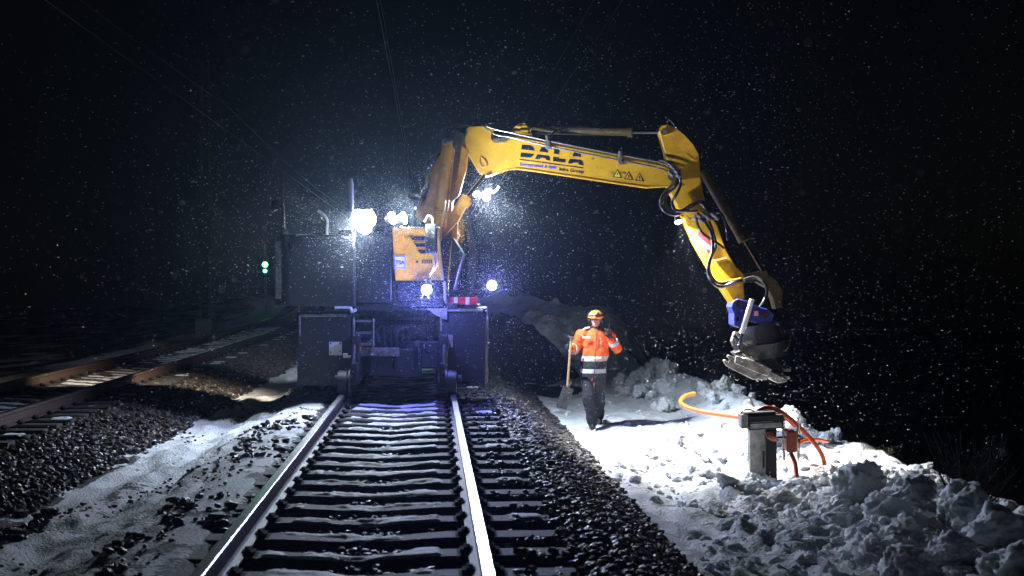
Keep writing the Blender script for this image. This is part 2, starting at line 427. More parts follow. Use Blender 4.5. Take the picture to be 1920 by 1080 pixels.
# rails
def rail_obj(cf, off, label, y0, y1, step):
    prof = [(-.036, 0.0), (-.030, .004), (.030, .004), (.036, 0.0), (.036, -.036), (.010, -.048), (.008, -.14), (.07, -.158), (.07, -.17), (-.07, -.17), (-.07, -.158), (-.008, -.14), (-.010, -.048), (-.036, -.036)]
    prof = [(a, z - .004) for a, z in prof]
    ys = np.arange(y0, y1, step); n = len(prof)
    V = []
    for y in ys:
        cx = float(cf(y)) + off
        t = (float(cf(y + .5)) - float(cf(y - .5)))
        for a, z in prof: V.append((cx + a, y - a * t, z))
    V = np.array(V); Fc = []; mi = []
    for k in range(len(ys) - 1):
        for i in range(n):
            j = (i + 1) % n
            Fc.append([k*n+i, (k+1)*n+i, (k+1)*n+j, k*n+j]); mi.append(0 if i in (0, 1, 2) else (1))
    o = np_mesh('rail', V, np.array(Fc), [RAILTOP, RAILWEB], mi=np.array(mi))
    tag(o, label, 'rail', 'running rails of the two tracks')
rail_obj(c1, -.755, 'left steel rail of the near track running under the excavator', 2, 120, 1.5)
rail_obj(c1, .755, 'right steel rail of the near track with the brightest shine', 2, 120, 1.5)
rail_obj(c2, -.755, 'outer rusty rail of the left track, beside the field snow', 8, 140, 1.5)
rail_obj(c2, .755, 'inner rail of the left track, above the stony ballast slope', 8, 140, 1.5)

# sleepers: four variants of snow
def sleeper_mesh():
    m = MB(); xs = [-1.3, -.95, -.75, -.55, -.25, 0, .25, .55, .75, .95, 1.3]
    vs = []
    for x in xs:
        mid = max(0, 1 - abs(x) / .55) if abs(x) < .55 else 0
        w = .13 - .035 * mid; zt = -.178 - .035 * mid; wt = w - .02
        vs += [(x, -w, -.36), (x, -w, zt - .02), (x, -wt, zt), (x, wt, zt), (x, w, zt - .02), (x, w, -.36)]
    fs = []
    for k in range(len(xs) - 1):
        for i in range(6):
            j = (i + 1) % 6
            fs.append([k*6+i, k*6+j, (k+1)*6+j, (k+1)*6+i])
    fs += [[5,4,3,2,1,0], [(len(xs)-1)*6 + i for i in range(6)]]
    m.add(vs, fs); return m

def snowcap_mesh(seed, xa, xb):
    nx, ny = int((xb - xa) / .014), 16
    x = np.linspace(xa, xb, nx); y = np.linspace(-.108, .20, ny)
    X, Y = np.meshgrid(x, y)
    mid = np.clip(1 - np.abs(X) / .55, 0, 1)
    base = -.178 - .035 * mid
    n = fbm(X * 5, Y * 9, 0, 4, 100 + seed * 7) + .35 * fbm(X * 1.3, Y * 2, 0, 2, 160 + seed * 5)
    n = n + ((seed * 37) % 11 - 5) * .028
    edge = np.minimum((X - xa) / .06, (xb - X) / .06); edge = np.minimum(edge, (Y + .112 - 0.02 * mid) / .02)
    edge = np.minimum(edge, (.17 + .08 * n - Y) / .04)
    h = base + np.clip(.006 + .035 * n, -.02, .018) * 1.0 + np.minimum(0, edge - 1) * .03
    h = np.where(Y > .12, np.minimum(h, base + .008 - (Y - .12) * .35), h)
    h = np.where(edge < 0, -.3, h)
    V = np.stack([X.ravel(), Y.ravel(), h.ravel()], 1)
    i = np.arange(nx * ny).reshape(ny, nx)
    Fc = np.stack([i[:-1, :-1].ravel(), i[:-1, 1:].ravel(), i[1:, 1:].ravel(), i[1:, :-1].ravel()], 1)
    return V, Fc

def clip_mesh():
    m = MB()
    m.box((-.14, -.07, -.186), (.14, .07, -.1755))
    for s in (-1, 1):
        m.box((s*.072 - .03 if s > 0 else -.072 - .05, -.055, -.18), (s*.072 + .05 if s > 0 else -.072 + .03, .055, -.150))
        m.cyl((s*.085, -.06, -.145), (s*.085, .06, -.145), .014, n=8)
        m.cyl((s*.075, 0, -.15), (s*.075, 0, -.128), .018, n=8)
    return m

def make_sleeper(variant):
    root = empty('sleeper', (0, 0, 0), 'concrete sleeper', 'sleeper')
    sleeper_mesh().build('sleeper_body', CONC, root)
    for s in (-1, 1):
        c = clip_mesh(); c.v = [(x + s * .755, y, z) for x, y, z in c.v]
        c.build('rail_fastening', PADM, root)
    V, Fc = snowcap_mesh(variant, -.56 - .03 * (variant % 3), .55 + .03 * (variant % 2))
    np_mesh('snow_cap', V, Fc, SNOWCAP, root, smooth=True)
    if variant % 3 == 0:
        V, Fc = snowcap_mesh(variant + 9, .98, 1.28)
        np_mesh('snow_cap', V, Fc, SNOWCAP, root, smooth=True)
    return root

def copy_tree(o, parent=None):
    c = o.copy(); COL.objects.link(c)
    if parent is not None: c.parent = parent
    for ch in [q for q in ALLOBJ if q.parent == o]: copy_tree(ch, c)
    return c

protos = [make_sleeper(i) for i in range(12)]
ALLOBJ = list(scene.objects)
used = set()
kk = 0
for track, cf, y0, y1 in ((1, c1, 5.9, 34), (2, c2, 13.5, 52)):
    y = y0
    while y < y1:
        v = (kk * 5 + kk // 12) % 12
        if v in used: o = copy_tree(protos[v])
        else: o = protos[v]; used.add(v)
        ang = math.atan2(float(cf(y + .5)) - float(cf(y - .5)), 1.0)
        o.location = (float(cf(y)), y, 0); o.rotation_euler = (0, 0, -ang + random.uniform(-.004, .004))
        if track == 1:
            lab = 'concrete sleeper dusted with snow under the near track'; g = 'sleepers of the near track'
        else:
            lab = 'concrete sleeper of the left track, half buried in stones'; g = 'sleepers of the left track'
        tag(o, lab, 'sleeper', g)
        y += 0.6; kk += 1

# ------------------------------------------------------------------ instanced lumps (joined)
def ico(sub):
    bm = bmesh.new(); bmesh.ops.create_icosphere(bm, subdivisions=sub, radius=1.0)
    bm.verts.ensure_lookup_table()
    V = np.array([v.co[:] for v in bm.verts]); Fc = np.array([[v.index for v in f.verts] for f in bm.faces]); bm.free()
    return V, Fc

def scatter(name, pos, size, variants, mats, mi=None, flat=0.7, smooth=False):
    N = len(pos)
    Va = []; Fa = []; MI = []; base = 0
    vid = RNG.integers(0, len(variants), N)
    for k, (V, Fc) in enumerate(variants):
        idx = np.nonzero(vid == k)[0]; n = len(idx)
        if n == 0: continue
        a = RNG.uniform(0, 2*np.pi, n); b = RNG.uniform(-.7, .7, n)
        ca, sa, cb, sb = np.cos(a), np.sin(a), np.cos(b), np.sin(b)
        S = size[idx][:, None] * np.stack([RNG.uniform(.8, 1.3, n), RNG.uniform(.7, 1.0, n), RNG.uniform(flat - .15, flat + .15, n)], 1)
        W = V[None] * S[:, None, :]
        x, y, z = W[..., 0], W[..., 1], W[..., 2]
        y2 = y * cb[:, None] - z * sb[:, None]; z2 = y * sb[:, None] + z * cb[:, None]
        x3 = x * ca[:, None] - y2 * sa[:, None]; y3 = x * sa[:, None] + y2 * ca[:, None]
        W = np.stack([x3, y3, z2], 2) + pos[idx][:, None, :]
        Va.append(W.reshape(-1, 3)); f = Fc[None] + (np.arange(n) * len(V))[:, None, None] + base
        Fa.append(f.reshape(-1, Fc.shape[1])); base += n * len(V)
        if mi is not None: MI.append(np.repeat(mi[idx], len(Fc)))
    return np_mesh(name, np.concatenate(Va), np.concatenate(Fa), mats, smooth=smooth, mi=np.concatenate(MI) if mi is not None else None)

V0, F0 = ico(1)
stonev = []
for k in range(10):
    r = RNG.uniform(.72, 1.2, len(V0))[:, None]
    q = np.sign(V0) * np.abs(V0) ** 0.8
    stonev.append((q * r, F0))

def sample(n, ulo, uhi, ylo, yhi, cf, pw=1.0):
    u = RNG.uniform(ulo, uhi, n); y = ylo + (yhi - ylo) * RNG.uniform(0, 1, n) ** pw
    return u, y

def ballast():
    L = []
    # near track right shoulder
    u, y = sample(17000, 1.28, 2.5, 6, 34, c1, 1.35); L.append((u, y, c1(y) + u, np.ones_like(u)))
    # cribs of the near track
    u, y = sample(12000, -.97, 1.4, 6, 30, c1, 1.4); L.append((u, y, c1(y) + u, np.zeros_like(u)))
    # left fringe poking through snow
    u, y = sample(2600, -2.1, -.95, 6, 24, c1, 1.2)
    keep = fbm(u * 1.6, y * .9, 0, 3, 301) > .13 + .9 * np.clip(-u - 1.55, 0, 1); u, y = u[keep], y[keep]
    L.append((u, y, c1(y) + u, np.full_like(u, .5)))
    # left track
    u, y = sample(20000, -1.7, 2.45, 11, 48, c2, 1.3); L.append((u, y, c2(y) + u, np.full_like(u, 2.)))
    u, y = sample(13000, 1.1, 2.75, 10, 42, c2, 1.3); kq = (u < 2.3) | (fbm(u * 3, y * 1.1, 0, 4, 309) > -.05 + 1.2 * (u - 2.3)); u, y = u[kq], y[kq]; L.append((u, y, c2(y) + u, np.full_like(u, 2.)))
    # stray stones on snow in the trough
    u, y = sample(3000, -3.0, -1.2, 7, 28, c1, 1.2); kp = fbm(u * 2.5, y * 1.0, 0, 3, 305) > .22; u, y = u[kp], y[kp]; L.append((u, y, c1(y) + u, np.full_like(u, .6)))
    X = np.concatenate([a[2] for a in L]); Y = np.concatenate([a[1] for a in L]); K = np.concatenate([a[3] for a in L])
    U = np.concatenate([a[0] for a in L])
    # stones lie between sleepers, not on them
    ph = np.where(K < 2, (Y - 5.9 + 0.0604 * U) / 0.6, (Y - 13.5 + 0.0545 * U) / 0.6); ph = np.abs(ph - np.round(ph)) * 0.6
    on = (np.abs(U) < 1.32) & (ph < 0.14) & ~((U > .95) & (RNG.uniform(0, 1, len(X)) < .7))
    onrail = np.abs(np.abs(U) - .755) < .10
    keep = ~(on | onrail) ; X, Y, K, U = X[keep], Y[keep], K[keep], U[keep]
    size = (.012 + .034 * RNG.uniform(0, 1, len(X)) ** 1.3) * np.where(K == 0, .75, np.where(K == .6, .55, 1.0))
    phk = ph[keep]
    Z = np.where((U > .95) & (U < 1.32) & (phk < .14) & (K < 2), -.185, ground_h(X, Y)) + size * RNG.uniform(.0, .75, len(X)) + np.where((np.abs(U) > 1.3) & (K != .5) & (K != .6), RNG.uniform(0, .03, len(X)), 0)
    brown = (RNG.uniform(0, 1, len(X)) < np.where(K == 2, .35, .18)).astype(int)
    o = scatter('ballast_stones', np.stack([X, Y, Z], 1), size, stonev, [STONE, STONEB], brown)
    tag(o, 'dark crushed stone ballast on the shoulders and between the sleepers', 'ballast', kind='stuff')
ballast()

# snow clods
def blocky(V, seed, planes=14, rough=.15, fine=.075):
    rg = np.random.default_rng(seed)
    Nn = rg.normal(size=(planes, 3)); Nn /= np.linalg.norm(Nn, axis=1)[:, None]
    D = rg.uniform(.68, 1.0, planes)
    dots = V @ Nn.T
    r = np.where(dots > .05, D / np.maximum(dots, .05), 9).min(1); r = np.minimum(r, 1.25)
    W = V * r[:, None]
    d = 1 + .06 * np.abs(fbm(W[:, 0] * 14, W[:, 1] * 14 + seed, W[:, 2] * 14, 3, seed + 21)) + rough * fbm(W[:, 0] * 2.2 + seed, W[:, 1] * 2.2, W[:, 2] * 2.2, 4, seed) * 2 + fine * fbm(W[:, 0] * 7 + seed, W[:, 1] * 7, W[:, 2] * 7, 4, seed + 3) * 2
    pit = np.maximum(0, fbm(W[:, 0] * 3.5 - seed, W[:, 1] * 3.5, W[:, 2] * 3.5, 3, seed + 9) - .12)
    return W * (d - .5 * pit)[:, None]
clodv = []
for k in range(9):
    V, Fc = ico(5 if k < 6 else 3)
    s = 40 + k * 13
    clodv.append((blocky(V, s), Fc))
clod_meshes = []
for k in range(6):
    V, Fc = clodv[k]
    o = np_mesh('snow_clod', V, Fc, SNOW if k != 3 else SNOWD, smooth=True); clod_meshes.append(o.data); bpy.data.objects.remove(o)

def clods():
    # many little crumbs
    N = 4200
    u, y = sample(N, 2.45, 6.2, 7, 30, c1, 1.35)
    dens = .35 + 1.1 * fbm(u * 1.3, y * .8, 0, 3, 401) + .35 * np.exp(-((u - 4.2) / 1.0) ** 2)
    keep = (dens > .35) & (RNG.uniform(0, 1, N) < np.clip((23 - y) / 6, .12, 1)); u, y = u[keep], y[keep]
    X = c1(y) + u
    size = .012 + .055 * RNG.uniform(0, 1, len(u)) ** 3
    Z = ground_h(X, y) + size * .05
    vs = [(v, f) for v, f in clodv[6:]]
    small = [(v, f) for v, f in [ (V0 * RNG.uniform(.75, 1.2, len(V0))[:, None], F0) for _ in range(8)]]
    u2_, y2_ = sample(2600, 3.9, 5.9, 8.3, 15, c1, 1.0)
    sz2 = .015 + .06 * RNG.uniform(0, 1, 2600) ** 2; x2_ = c1(y2_) + u2_
    X = np.concatenate([X, x2_]); y = np.concatenate([y, y2_]); size = np.concatenate([size, sz2]); Z = np.concatenate([Z, ground_h(x2_, y2_) + sz2 * .15])
    s2 = []
    for k in range(8):
        V, Fc = ico(2); q = 55 + k * 9
        s2.append((blocky(V, q, 7, .22), Fc))
    o = scatter('snow_crumbs', np.stack([X, y, Z], 1), size, s2, SNOW, flat=.75)
    tag(o, 'small loose crumbs of snow scattered over the trampled bench beside the track', 'snow crumbs', kind='stuff')
clods()

def clod(px, py, Y, r, v, label, sink=.25, sq=(1, .9, .85), rz=None):
    x = (px - 960) / F * Y
    z = CAMZ - (py - HZ) / F * Y
    o = bpy.data.objects.new('snow_clod', clod_meshes[v]); COL.objects.link(o)
    o.scale = (r * sq[0], r * sq[1], r * sq[2])
    o.location = (x, Y, z); o.rotation_euler = (random.uniform(-.5, .5), random.uniform(-.5, .5), random.uniform(0, 6) if rz is None else rz)
    tag(o, label, 'snow clod', 'big clods of thrown snow')
    return o
def clod_g(px, Y, r, v, label, up=.35, **k):
    if r > .13: r *= .85
    x = (px - 960) / F * Y; z = gz(x, Y) + r * up
    return clod(px, HZ - (z - CAMZ) / Y * F, Y, r, v, label, **k)
clod_g(1612, 13.2, .30, 4, 'tall dark-topped snow clod standing right of the concrete post', up=.55, sq=(1.0, .85, 1.05))
clod_g(1700, 12.6, .36, 1, 'large rounded snow boulder right of the tall dark-topped clod', up=.45)
clod_g(1660, 11.9, .26, 2, 'pale snow clod in front of the large rounded boulder')
clod_g(1778, 12.9, .15, 4, 'small wedge of snow sticking up before the brightest snow', up=1.0, sq=(.8, .6, 1.1))
clod_g(1800, 11.5, .28, 5, 'broad flat-topped snow block near the dark bush', up=.5)
clod_g(1880, 10.9, .30, 2, 'snow block below the dark bush at the right edge', up=.5)
clod_g(1905, 10.0, .34, 0, 'lowest right snow boulder, cut by the frame edge', up=.3)
clod_g(1700, 9.9, .30, 1, 'big shadowed snow boulder in the lower right foreground', up=.45)
clod_g(1785, 10.5, .22, 4, 'cracked snow lump between the two foreground boulders', up=.5)
clod_g(1560, 12.4, .18, 5, 'rounded snow lump just before the concrete post', up=.4)
clod_g(1475, 13.6, .17, 3, 'dirty snow lump at the foot of the concrete post', up=.4)
clod_g(1400, 14.2, .14, 0, 'pale lump left of the concrete post foot', up=.4)
lo = ['chunk of churned snow lying on the trampled bench beside the ballast']
spots = []
tries = 0
while len(spots) < 62 and tries < 4000:
    tries += 1
    y = random.choice([random.uniform(8.6, 14.5), random.uniform(12, 19), random.uniform(8.6, 12)])
    u = random.gauss(4.5, .85) if y < 15 else random.gauss(4.0, .6)
    if not 2.75 < u < 5.9: continue
    x = float(c1(y)) + u
    r = random.uniform(.05, .15) * (1.25 if u > 4.3 and y < 14 else .8)
    if abs(x - 2.9) < .5 and abs(y - 15.5) < 1.2: continue
    if abs(x - 1.27) < .8 and abs(y - 21.4) < 2: continue
    if any((x-a)**2 + (y-b)**2 < (r + c)**2 * .8 for a, b, c in spots): continue
    spots.append((x, y, r))
    clod_g(960 + x / y * F, y, r, random.choice([0, 1, 2, 4, 5]), lo[0], up=random.uniform(-.05, .3), sq=(1.1, .95, .75))
for i in range(64):
    y = random.uniform(17.5, 31); u = random.gauss(5.6 if y < 23 else 5.2, .3 if y < 23 else .45); x = float(c1(y)) + u; r = random.uniform(.05, .14) if y < 23 else random.uniform(.09, .24)
    clod_g(960 + x / y * F, y, r, random.choice([0, 1, 2, 4, 5]), 'jagged block of snow on the ridge behind the worker', up=.45, sq=(1, .8, 1.0))

# ------------------------------------------------------------------ EXCAVATOR
EX = empty('excavator', (float(c1(19.6)), 19.6, 0), 'yellow road-rail excavator standing on the near track with its boom swung to the right', 'excavator')
YF = 18.5           # front face of the chassis
def bx(m, x0, y0, x1, y1, Yf, Yb, mi=0):
    a = P(x0, y0, Yf); b = P(x1, y1, Yf)
    if SLEW[0]:
        m.poly([(x0, y0), (x1, y0), (x1, y1), (x0, y1)], Yf, Yb, mi); return
    m.box((min(a.x, b.x), Yf, min(a.z, b.z)), (max(a.x, b.x), Yb, max(a.z, b.z)), mi)

# chassis
m = MB()
bx(m, 655, 640, 822, 690, 18.75, 22.3)
bx(m, 668, 600, 812, 642, 19.0, 22.0)
bx(m, 690, 655, 790, 705, 18.62, 18.76)
m.cyl(P(640, 672, 18.95), P(835, 672, 18.95), .09)
m.cyl(P(640, 672, 22.0) + Vector((-.1, 0, .2)), P(835, 672, 22.0) + Vector((.3, 0, .2)), .09)
for x in (700, 740, 780): m.cyl(P(x, 650, 18.6), P(x, 690, 18.62), .03, n=8)
m.build('chassis', DARKP, EX, bevel=.015)
m = MB(); bx(m, 676, 652, 748, 668, 18.54, 18.62); m.build('towing_crossbar', STEEL, EX, bevel=.01)
m = MB(); c0 = Vector((float(c1(20)), 20.0, 0)); m.cyl(c0 + Vector((0, 0, 1.02)), c0 + Vector((0, 0, 1.24)), .62, n=40); m.build('slewing_ring', STEEL, EX)
# tyres (dual) front and rear
def tyre(cx, cy, cz, w, name='wheel'):
    m = MB(); prof = [(.30, -w/2), (.47, -w/2), (.515, -w/2 + .04), (.52, 0), (.515, w/2 - .04), (.47, w/2), (.30, w/2)]
    n = 40; vs = []
    for k in range(n):
        t = 2*math.pi*k/n
        for r, a in prof:
            rr = r + (.012 if (k % 2 and r > .5) else 0)
            vs.append((cx + a, cy + rr*math.cos(t), cz + rr*math.sin(t)))
    q = len(prof)
    m.add(vs, [[k*q+i, k*q+i+1, ((k+1) % n)*q+i+1, ((k+1) % n)*q+i] for k in range(n) for i in range(q-1)])
    t = m.build('wheel', TYRE, EX)
    d = MB(); d.cyl((cx - w/2 + .03, cy, cz), (cx + w/2 - .03, cy, cz), .30, n=28); d.cyl((cx - w/2 - .01, cy, cz), (cx + w/2 + .01, cy, cz), .11, n=16)
    d.build('rim', DARKP, t)
for cy in (19.15, 22.0):
    cx = float(c1(cy))
    for s in (-1, 1):
        tyre(cx + s * 1.12, cy, .56, .30); tyre(cx + s * .76, cy, .56, .28)
# mudguards with flaps
def guard(x0, x1, ytop, ybot, lab):
    m = MB()
    bx(m, x0, ytop, x1, ybot, YF, YF + .035)
    a = P(x0, ytop, YF); b = P(x1, ytop, YF)
    m.box((a.x, YF, a.z + .002), (b.x, YF + 1.25, a.z + .045))
    m.box((a.x - .003, YF + .03, a.z - .35), (a.x + .03, YF + 1.2, a.z))
    m.box((b.x - .03, YF + .03, b.z - .35), (b.x + .003, YF + 1.2, b.z))
    g = m.build('mudguard', DARKP, EX, bevel=.03, label=lab)
    r = MB(); r.cyl((a.x + .04, YF - .02, a.z + .005), (b.x - .04, YF - .02, b.z + .005), .022, n=10)
    r.cyl((a.x + .04, YF - .02, a.z + .005), (a.x + .04, YF - .02, a.z - .28), .014, n=8)
    r.build('guard_rim', STEEL, g)
    return g
g1 = guard(557, 657, 592, 722, 'left dark mudguard with a square white plate')
m = MB(); bx(m, 617, 641, 641, 666, YF - .03, YF - .018)
m2 = m.build('number_plate', WHITE, g1); 
d = MB()
for x, y in ((620, 660), (638, 659), (620, 644), (638, 644)): d.cyl(P(x, y, YF - .031), P(x, y, YF - .026), .012, n=8)
d.build('rivets', BLACK, g1)
g2 = guard(822, 911, 583, 718, 'right dark mudguard under the red and white strip')
m = MB(); bx(m, 828, 628, 849, 652, YF - .04, YF - .026); m.build('grey_plate', GREYBOX, g2)
# rounded rear hull of mudguard (big storage box right)
m = MB()
bx(m, 838, 557, 894, 571, 18.62, 18.68)
rw = m.build('reflective_strip', RED, EX)
m = MB()
for x0 in (851, 873): bx(m, x0, 557, x0 + 7, 571, 18.612, 18.618)
m.build('white_stripe', WHITE, rw)
m = MB(); bx(m, 832, 571, 897, 583, 18.6, 19.9); m.build('deck_plate', DARKP, EX, bevel=.01)
m = MB(); m.poly([(800, 578), (838, 578), (838, 600), (815, 590)], 18.45, 18.8); m.build('step_bracket', STEEL, EX)
# dozer frame / rail gear
for side, xr in ((-1, 645), (1, 849)):
    m = MB()
    p = P(xr, 715, 18.15)
    cx = p.x
    m.cyl((cx - .07, 18.15, .16), (cx + .05, 18.15, .16), .16, n=30)
    m.cyl((cx - side * .085 - .012, 18.15, .16), (cx - side * .085 + .012, 18.15, .16), .185, n=30)
    w = m.build('rail_wheel', DARKP, EX)
    m = MB()
    m.cyl((cx - side * .12, 18.15, .2), (cx + side * .12, 18.15, .2), .06, n=16)
    m.box((cx - side * .14 - .04, 18.1, .14), (cx - side * .14 + .04, 18.9, .42))
    m.box((cx - side * .14 - .05, 18.25, .3), (cx - side * .14 + .05, 18.5, .8))
    m.build('rail_wheel_arm', DARKP, w, bevel=.01)
    m = MB(); m.cyl((cx - side * .12, 18.32, .75), (cx - side * .12, 18.12, .28), .035, n=12, mi=0); m.cyl((cx - side*.12, 18.2, .5), (cx - side*.12, 18.1, .22), .02, n=10, mi=1)
    m.build('lift_cylinder', [DARKP, CHROME], w)
for side in (-1, 1):
    cx = float(c1(23.2)) + side * .755
    m = MB(); m.cyl((cx - .06, 23.2, .2), (cx + .06, 23.2, .2), .2, n=24); m.box((cx - .05 - side * .1, 22.3, .2), (cx + .05 - side * .1, 23.2, .4)); m.build('rail_wheel', STEEL, EX)
m = MB(); cx = float(c1(22.9)); m.box((cx - .66, 22.85, .04), (cx + .66, 22.95, .95)); m.box((cx - 1.25, 22.86, .28), (cx + 1.25, 22.94, .9)); m.build('rear_light_block', DARKP, EX, bevel=.01)  # added shield, blocks the light showing underneath the chassis
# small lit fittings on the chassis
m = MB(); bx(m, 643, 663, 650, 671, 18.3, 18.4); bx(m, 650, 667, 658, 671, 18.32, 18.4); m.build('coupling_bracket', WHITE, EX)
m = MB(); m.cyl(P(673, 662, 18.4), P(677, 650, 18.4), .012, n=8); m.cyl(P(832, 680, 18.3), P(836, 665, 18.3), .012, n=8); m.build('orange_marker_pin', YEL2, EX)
m = MB(); m.tube([P(800, 640, 18.4), P(795, 652, 18.3), P(802, 662, 18.4), P(812, 655, 18.5)], .015); m.tube([P(838, 620, 18.3), P(838, 655, 18.25), P(832, 700, 18.3), P(838, 720, 18.4)], .016); m.tube([P(630, 690, 18.3), P(633, 720, 18.3)], .02); m.build('chassis_hose', HOSE, EX)
m = MB()
for k in range(3): bx(m, 663 + k * 1, 600 + k * 22, 700, 604 + k * 22, 18.5, 18.8)
m.cyl(P(663, 596, 18.5), P(663, 652, 18.5), .016, n=8); m.cyl(P(700, 596, 18.5), P(700, 652, 18.5), .016, n=8); m.build('access_step', STEEL, EX)
m = MB()
for k in range(6): m.tube([P(712 + k * 9, 612, 18.9), P(708 + k * 12, 628 + k, 18.7), P(716 + k * 8, 648, 18.75), P(722 + k * 7, 668, 18.8)], .017)
m.build('chassis_hose', HOSE, EX)
m = MB(); bx(m, 735, 606, 800, 636, 18.86, 19.0); m.cyl(P(750, 621, 18.8), P(750, 621, 18.88), .06); m.cyl(P(785, 621, 18.8), P(785, 621, 18.88), .06); m.build('tool_locker', DARKP, EX, bevel=.01)
m = MB(); m.poly([(822, 700), (838, 700), (838, 716), (822, 716)], 18.40, 18.45); m.cyl(P(830, 708, 18.38), P(830, 708, 18.42), .03); m.build('coupling_head', STEEL, EX)

# upper structure
m = MB()
# counterweight, rounded at the tail: plan outline extruded vertically
zt, zb = P(0, 441, 18.5).z, P(0, 574, 18.5).z
plan = []
xl = P(513, 500, 18.5).x
for k in range(9):
    t = math.pi / 2 * k / 8
    plan.append((xl + .28 - .28 * math.cos(t) , 18.62 - .22 * math.sin(t)))
plan += [(-2.15, 18.36), (-2.15, 21.1), (xl + .3, 21.1), (xl + .06, 20.9)]
n = len(plan)
vs = [(x, y, zb) for x, y in plan] + [(x, y, zt) for x, y in plan]
m.add(vs, [list(range(n))[::-1], [i + n for i in range(n)]] + [[i, (i+1) % n, (i+1) % n + n, i + n] for i in range(n)])
cw = m.build('counterweight', DARKP, EX, bevel=.035)
m = MB(); bx(m, 517, 452, 533, 560, 18.44, 18.5)
m.build('lit_tail_stripe', STEEL, cw)  # lighter strip standing in for light on the tail corner
# engine hood between counterweight and yellow panel
m = MB()
m.box((-2.145, 18.40, zb + .05), (P(735, 0, 18.4).x, 21.0, zt - .02))
m.box((-1.95, 18.6, zt - .02), (-1.75, 20.6, zt + .06))
hood = m.build('engine_hood', DARKP, EX, bevel=.02)
m = MB()
for k in range(7):
    bx(m, 598 + k * 16, 470, 608 + k * 16, 520, 18.385, 18.395)
m.build('hood_grille', BLACK, hood)
m = MB(); m.box((-2.6, 18.5, zb - .06), (-.75, 20.9, zb + .045)); m.build('turntable_frame', DARKP, EX, bevel=.01)
# bright snow capped ledge under the counterweight (fuel step)
m = MB(); m.tube([P(628, 577, 18.4), P(655, 577, 18.4), P(660, 584, 18.4), P(668, 580, 18.4)], .022); m.build('snowy_handle', WHITE, EX)
# yellow side panel
m = MB()
m.poly([(735, 428), (819, 428), (822, 470), (828, 526), (741, 526)], 18.38, 19.2)
pan = m.build('side_panel', YEL, EX, bevel=.015)
m = MB(); m.poly([(736, 434), (753, 434), (781, 500), (781, 523), (742, 523)], 18.37, 18.378); m.build('dusty_door', YEL2, pan)
m = MB(); bx(m, 736, 526, 832, 576, 18.44, 20.2); bx(m, 744, 532, 790, 566, 18.42, 18.45); m.build('lower_body', DARKP, EX, bevel=.012)
m = MB()
for y, x in ((443, 768), (456, 776), (468.5, 783)):
    m.poly([(x, y), (798, y), (798, y + 7), (x + 5, y + 7)], 18.366, 18.376)
m.build('vent_slots', INK, pan)
m = MB(); bx(m, 738, 479, 761, 504, 18.355, 18.366); sg = m.build('sign_plate', WHITE, pan)
m = MB(); bx(m, 739, 480, 760, 481, 18.351, 18.3545); bx(m, 739, 502, 760, 503, 18.351, 18.3545); bx(m, 739, 480, 740, 503, 18.351, 18.3545); bx(m, 759, 480, 760, 503, 18.351, 18.3545)
m.build('sign_border', INK, sg)
text_part('sign_lettering', 'TSA', INK, sg, (741.5, 495.5), 17/135.1, .075, 18.35, bold=.001)
m = MB()
for k in range(5): bx(m, 791.5 + k * 4, 487, 794 + k * 4, 494, 18.366, 18.376)
m.build('model_lettering', INK, pan)
m = MB(); m.cyl(P(782, 491, 18.36), P(782, 491, 18.38), .018, n=12); m.build('door_lock', BLACK, pan)
m = MB(); bx(m, 733, 425, 800, 428, 18.34, 19.4); m.build('roof_edge_strip', PIPE, EX)
m = MB(); bx(m, 797, 419, 820, 476, 18.1, 18.2); m.build('side_mirror', BLACK, EX, bevel=.03)
m = MB(); m.tube([P(797, 416, 18.15), P(803, 404, 18.15), P(811, 409, 18.15), P(812, 420, 18.15)], .012); m.tube([P(812, 476, 18.15), P(813, 500, 18.2), P(800, 530, 18.3)], .012); m.tube([P(820, 478, 18.15), P(818, 500, 18.2), P(803, 520, 18.3)], .012); m.build('mirror_bracket', PIPE, EX)
# cab on the far side
m = MB()
cabx0, cabx1 = P(775, 0, 20.6).x, P(884, 0, 20.6).x
zc0, zc1 = 1.25, P(0, 362, 20.6).z
m.poly([(775, 575), (883, 575), (890, 470), (872, 372), (775, 372)], 20.6, 21.6)
cab = m.build('cab', DARKP, EX, bevel=.03)
m = MB(); m.poly([(790, 540), (872, 540), (880, 470), (864, 385), (790, 385)], 20.585, 20.598); m.build('side_window', GLASS, cab)
m = MB(); m.poly([(765, 362), (885, 362), (890, 372), (765, 372)], 20.5, 21.7); m.build('cab_roof', DARKP, cab, bevel=.02)
# lower pillar / pipe beside boom
m = MB(); m.cyl(P(848, 452, 18.9), P(838, 556, 18.7), .014, n=10); m.build('grease_line', CHROME, EX)

# lower boom, cylinders
YB0, YB1 = 19.32, 19.62
m = MB()
lb = [(830, 262), (826, 288), (806, 320), (797, 340), (803, 356), (800, 372), (783, 386), (779, 406), (794, 418), (812, 421), (822, 452), (845, 470), (862, 440), (845, 420), (848, 380), (862, 330), (878, 285), (872, 250), (850, 248)]
m.poly(lb, 19.42, 19.75)
lower = m.build('lower_boom', YEL2, EX, bevel=.015)
m = MB()
m.poly([(866, 272), (879, 282), (874, 320), (861, 366), (848, 378), (846, 372), (856, 330)], 19.3, 19.4)
m.poly([(832, 422), (863, 368), (880, 378), (858, 416), (832, 444), (826, 440)], 19.16, 19.36)
m.poly([(845, 415), (858, 412), (858, 448), (846, 448)], 19.3, 19.5)
m.build('boom_linkage', YEL2, lower, bevel=.012)
m = MB()
m.cyl(P(839, 276, 19.2), P(820, 425, 19.0), .082, .078, n=24); m.cyl(P(839, 262, 19.21), P(839, 280, 19.2), .07, n=20); m.cyl(P(820, 425, 19.0), P(824, 452, 19.0), .06, .035, n=16)
m.build('lift_cylinder', YEL, EX)
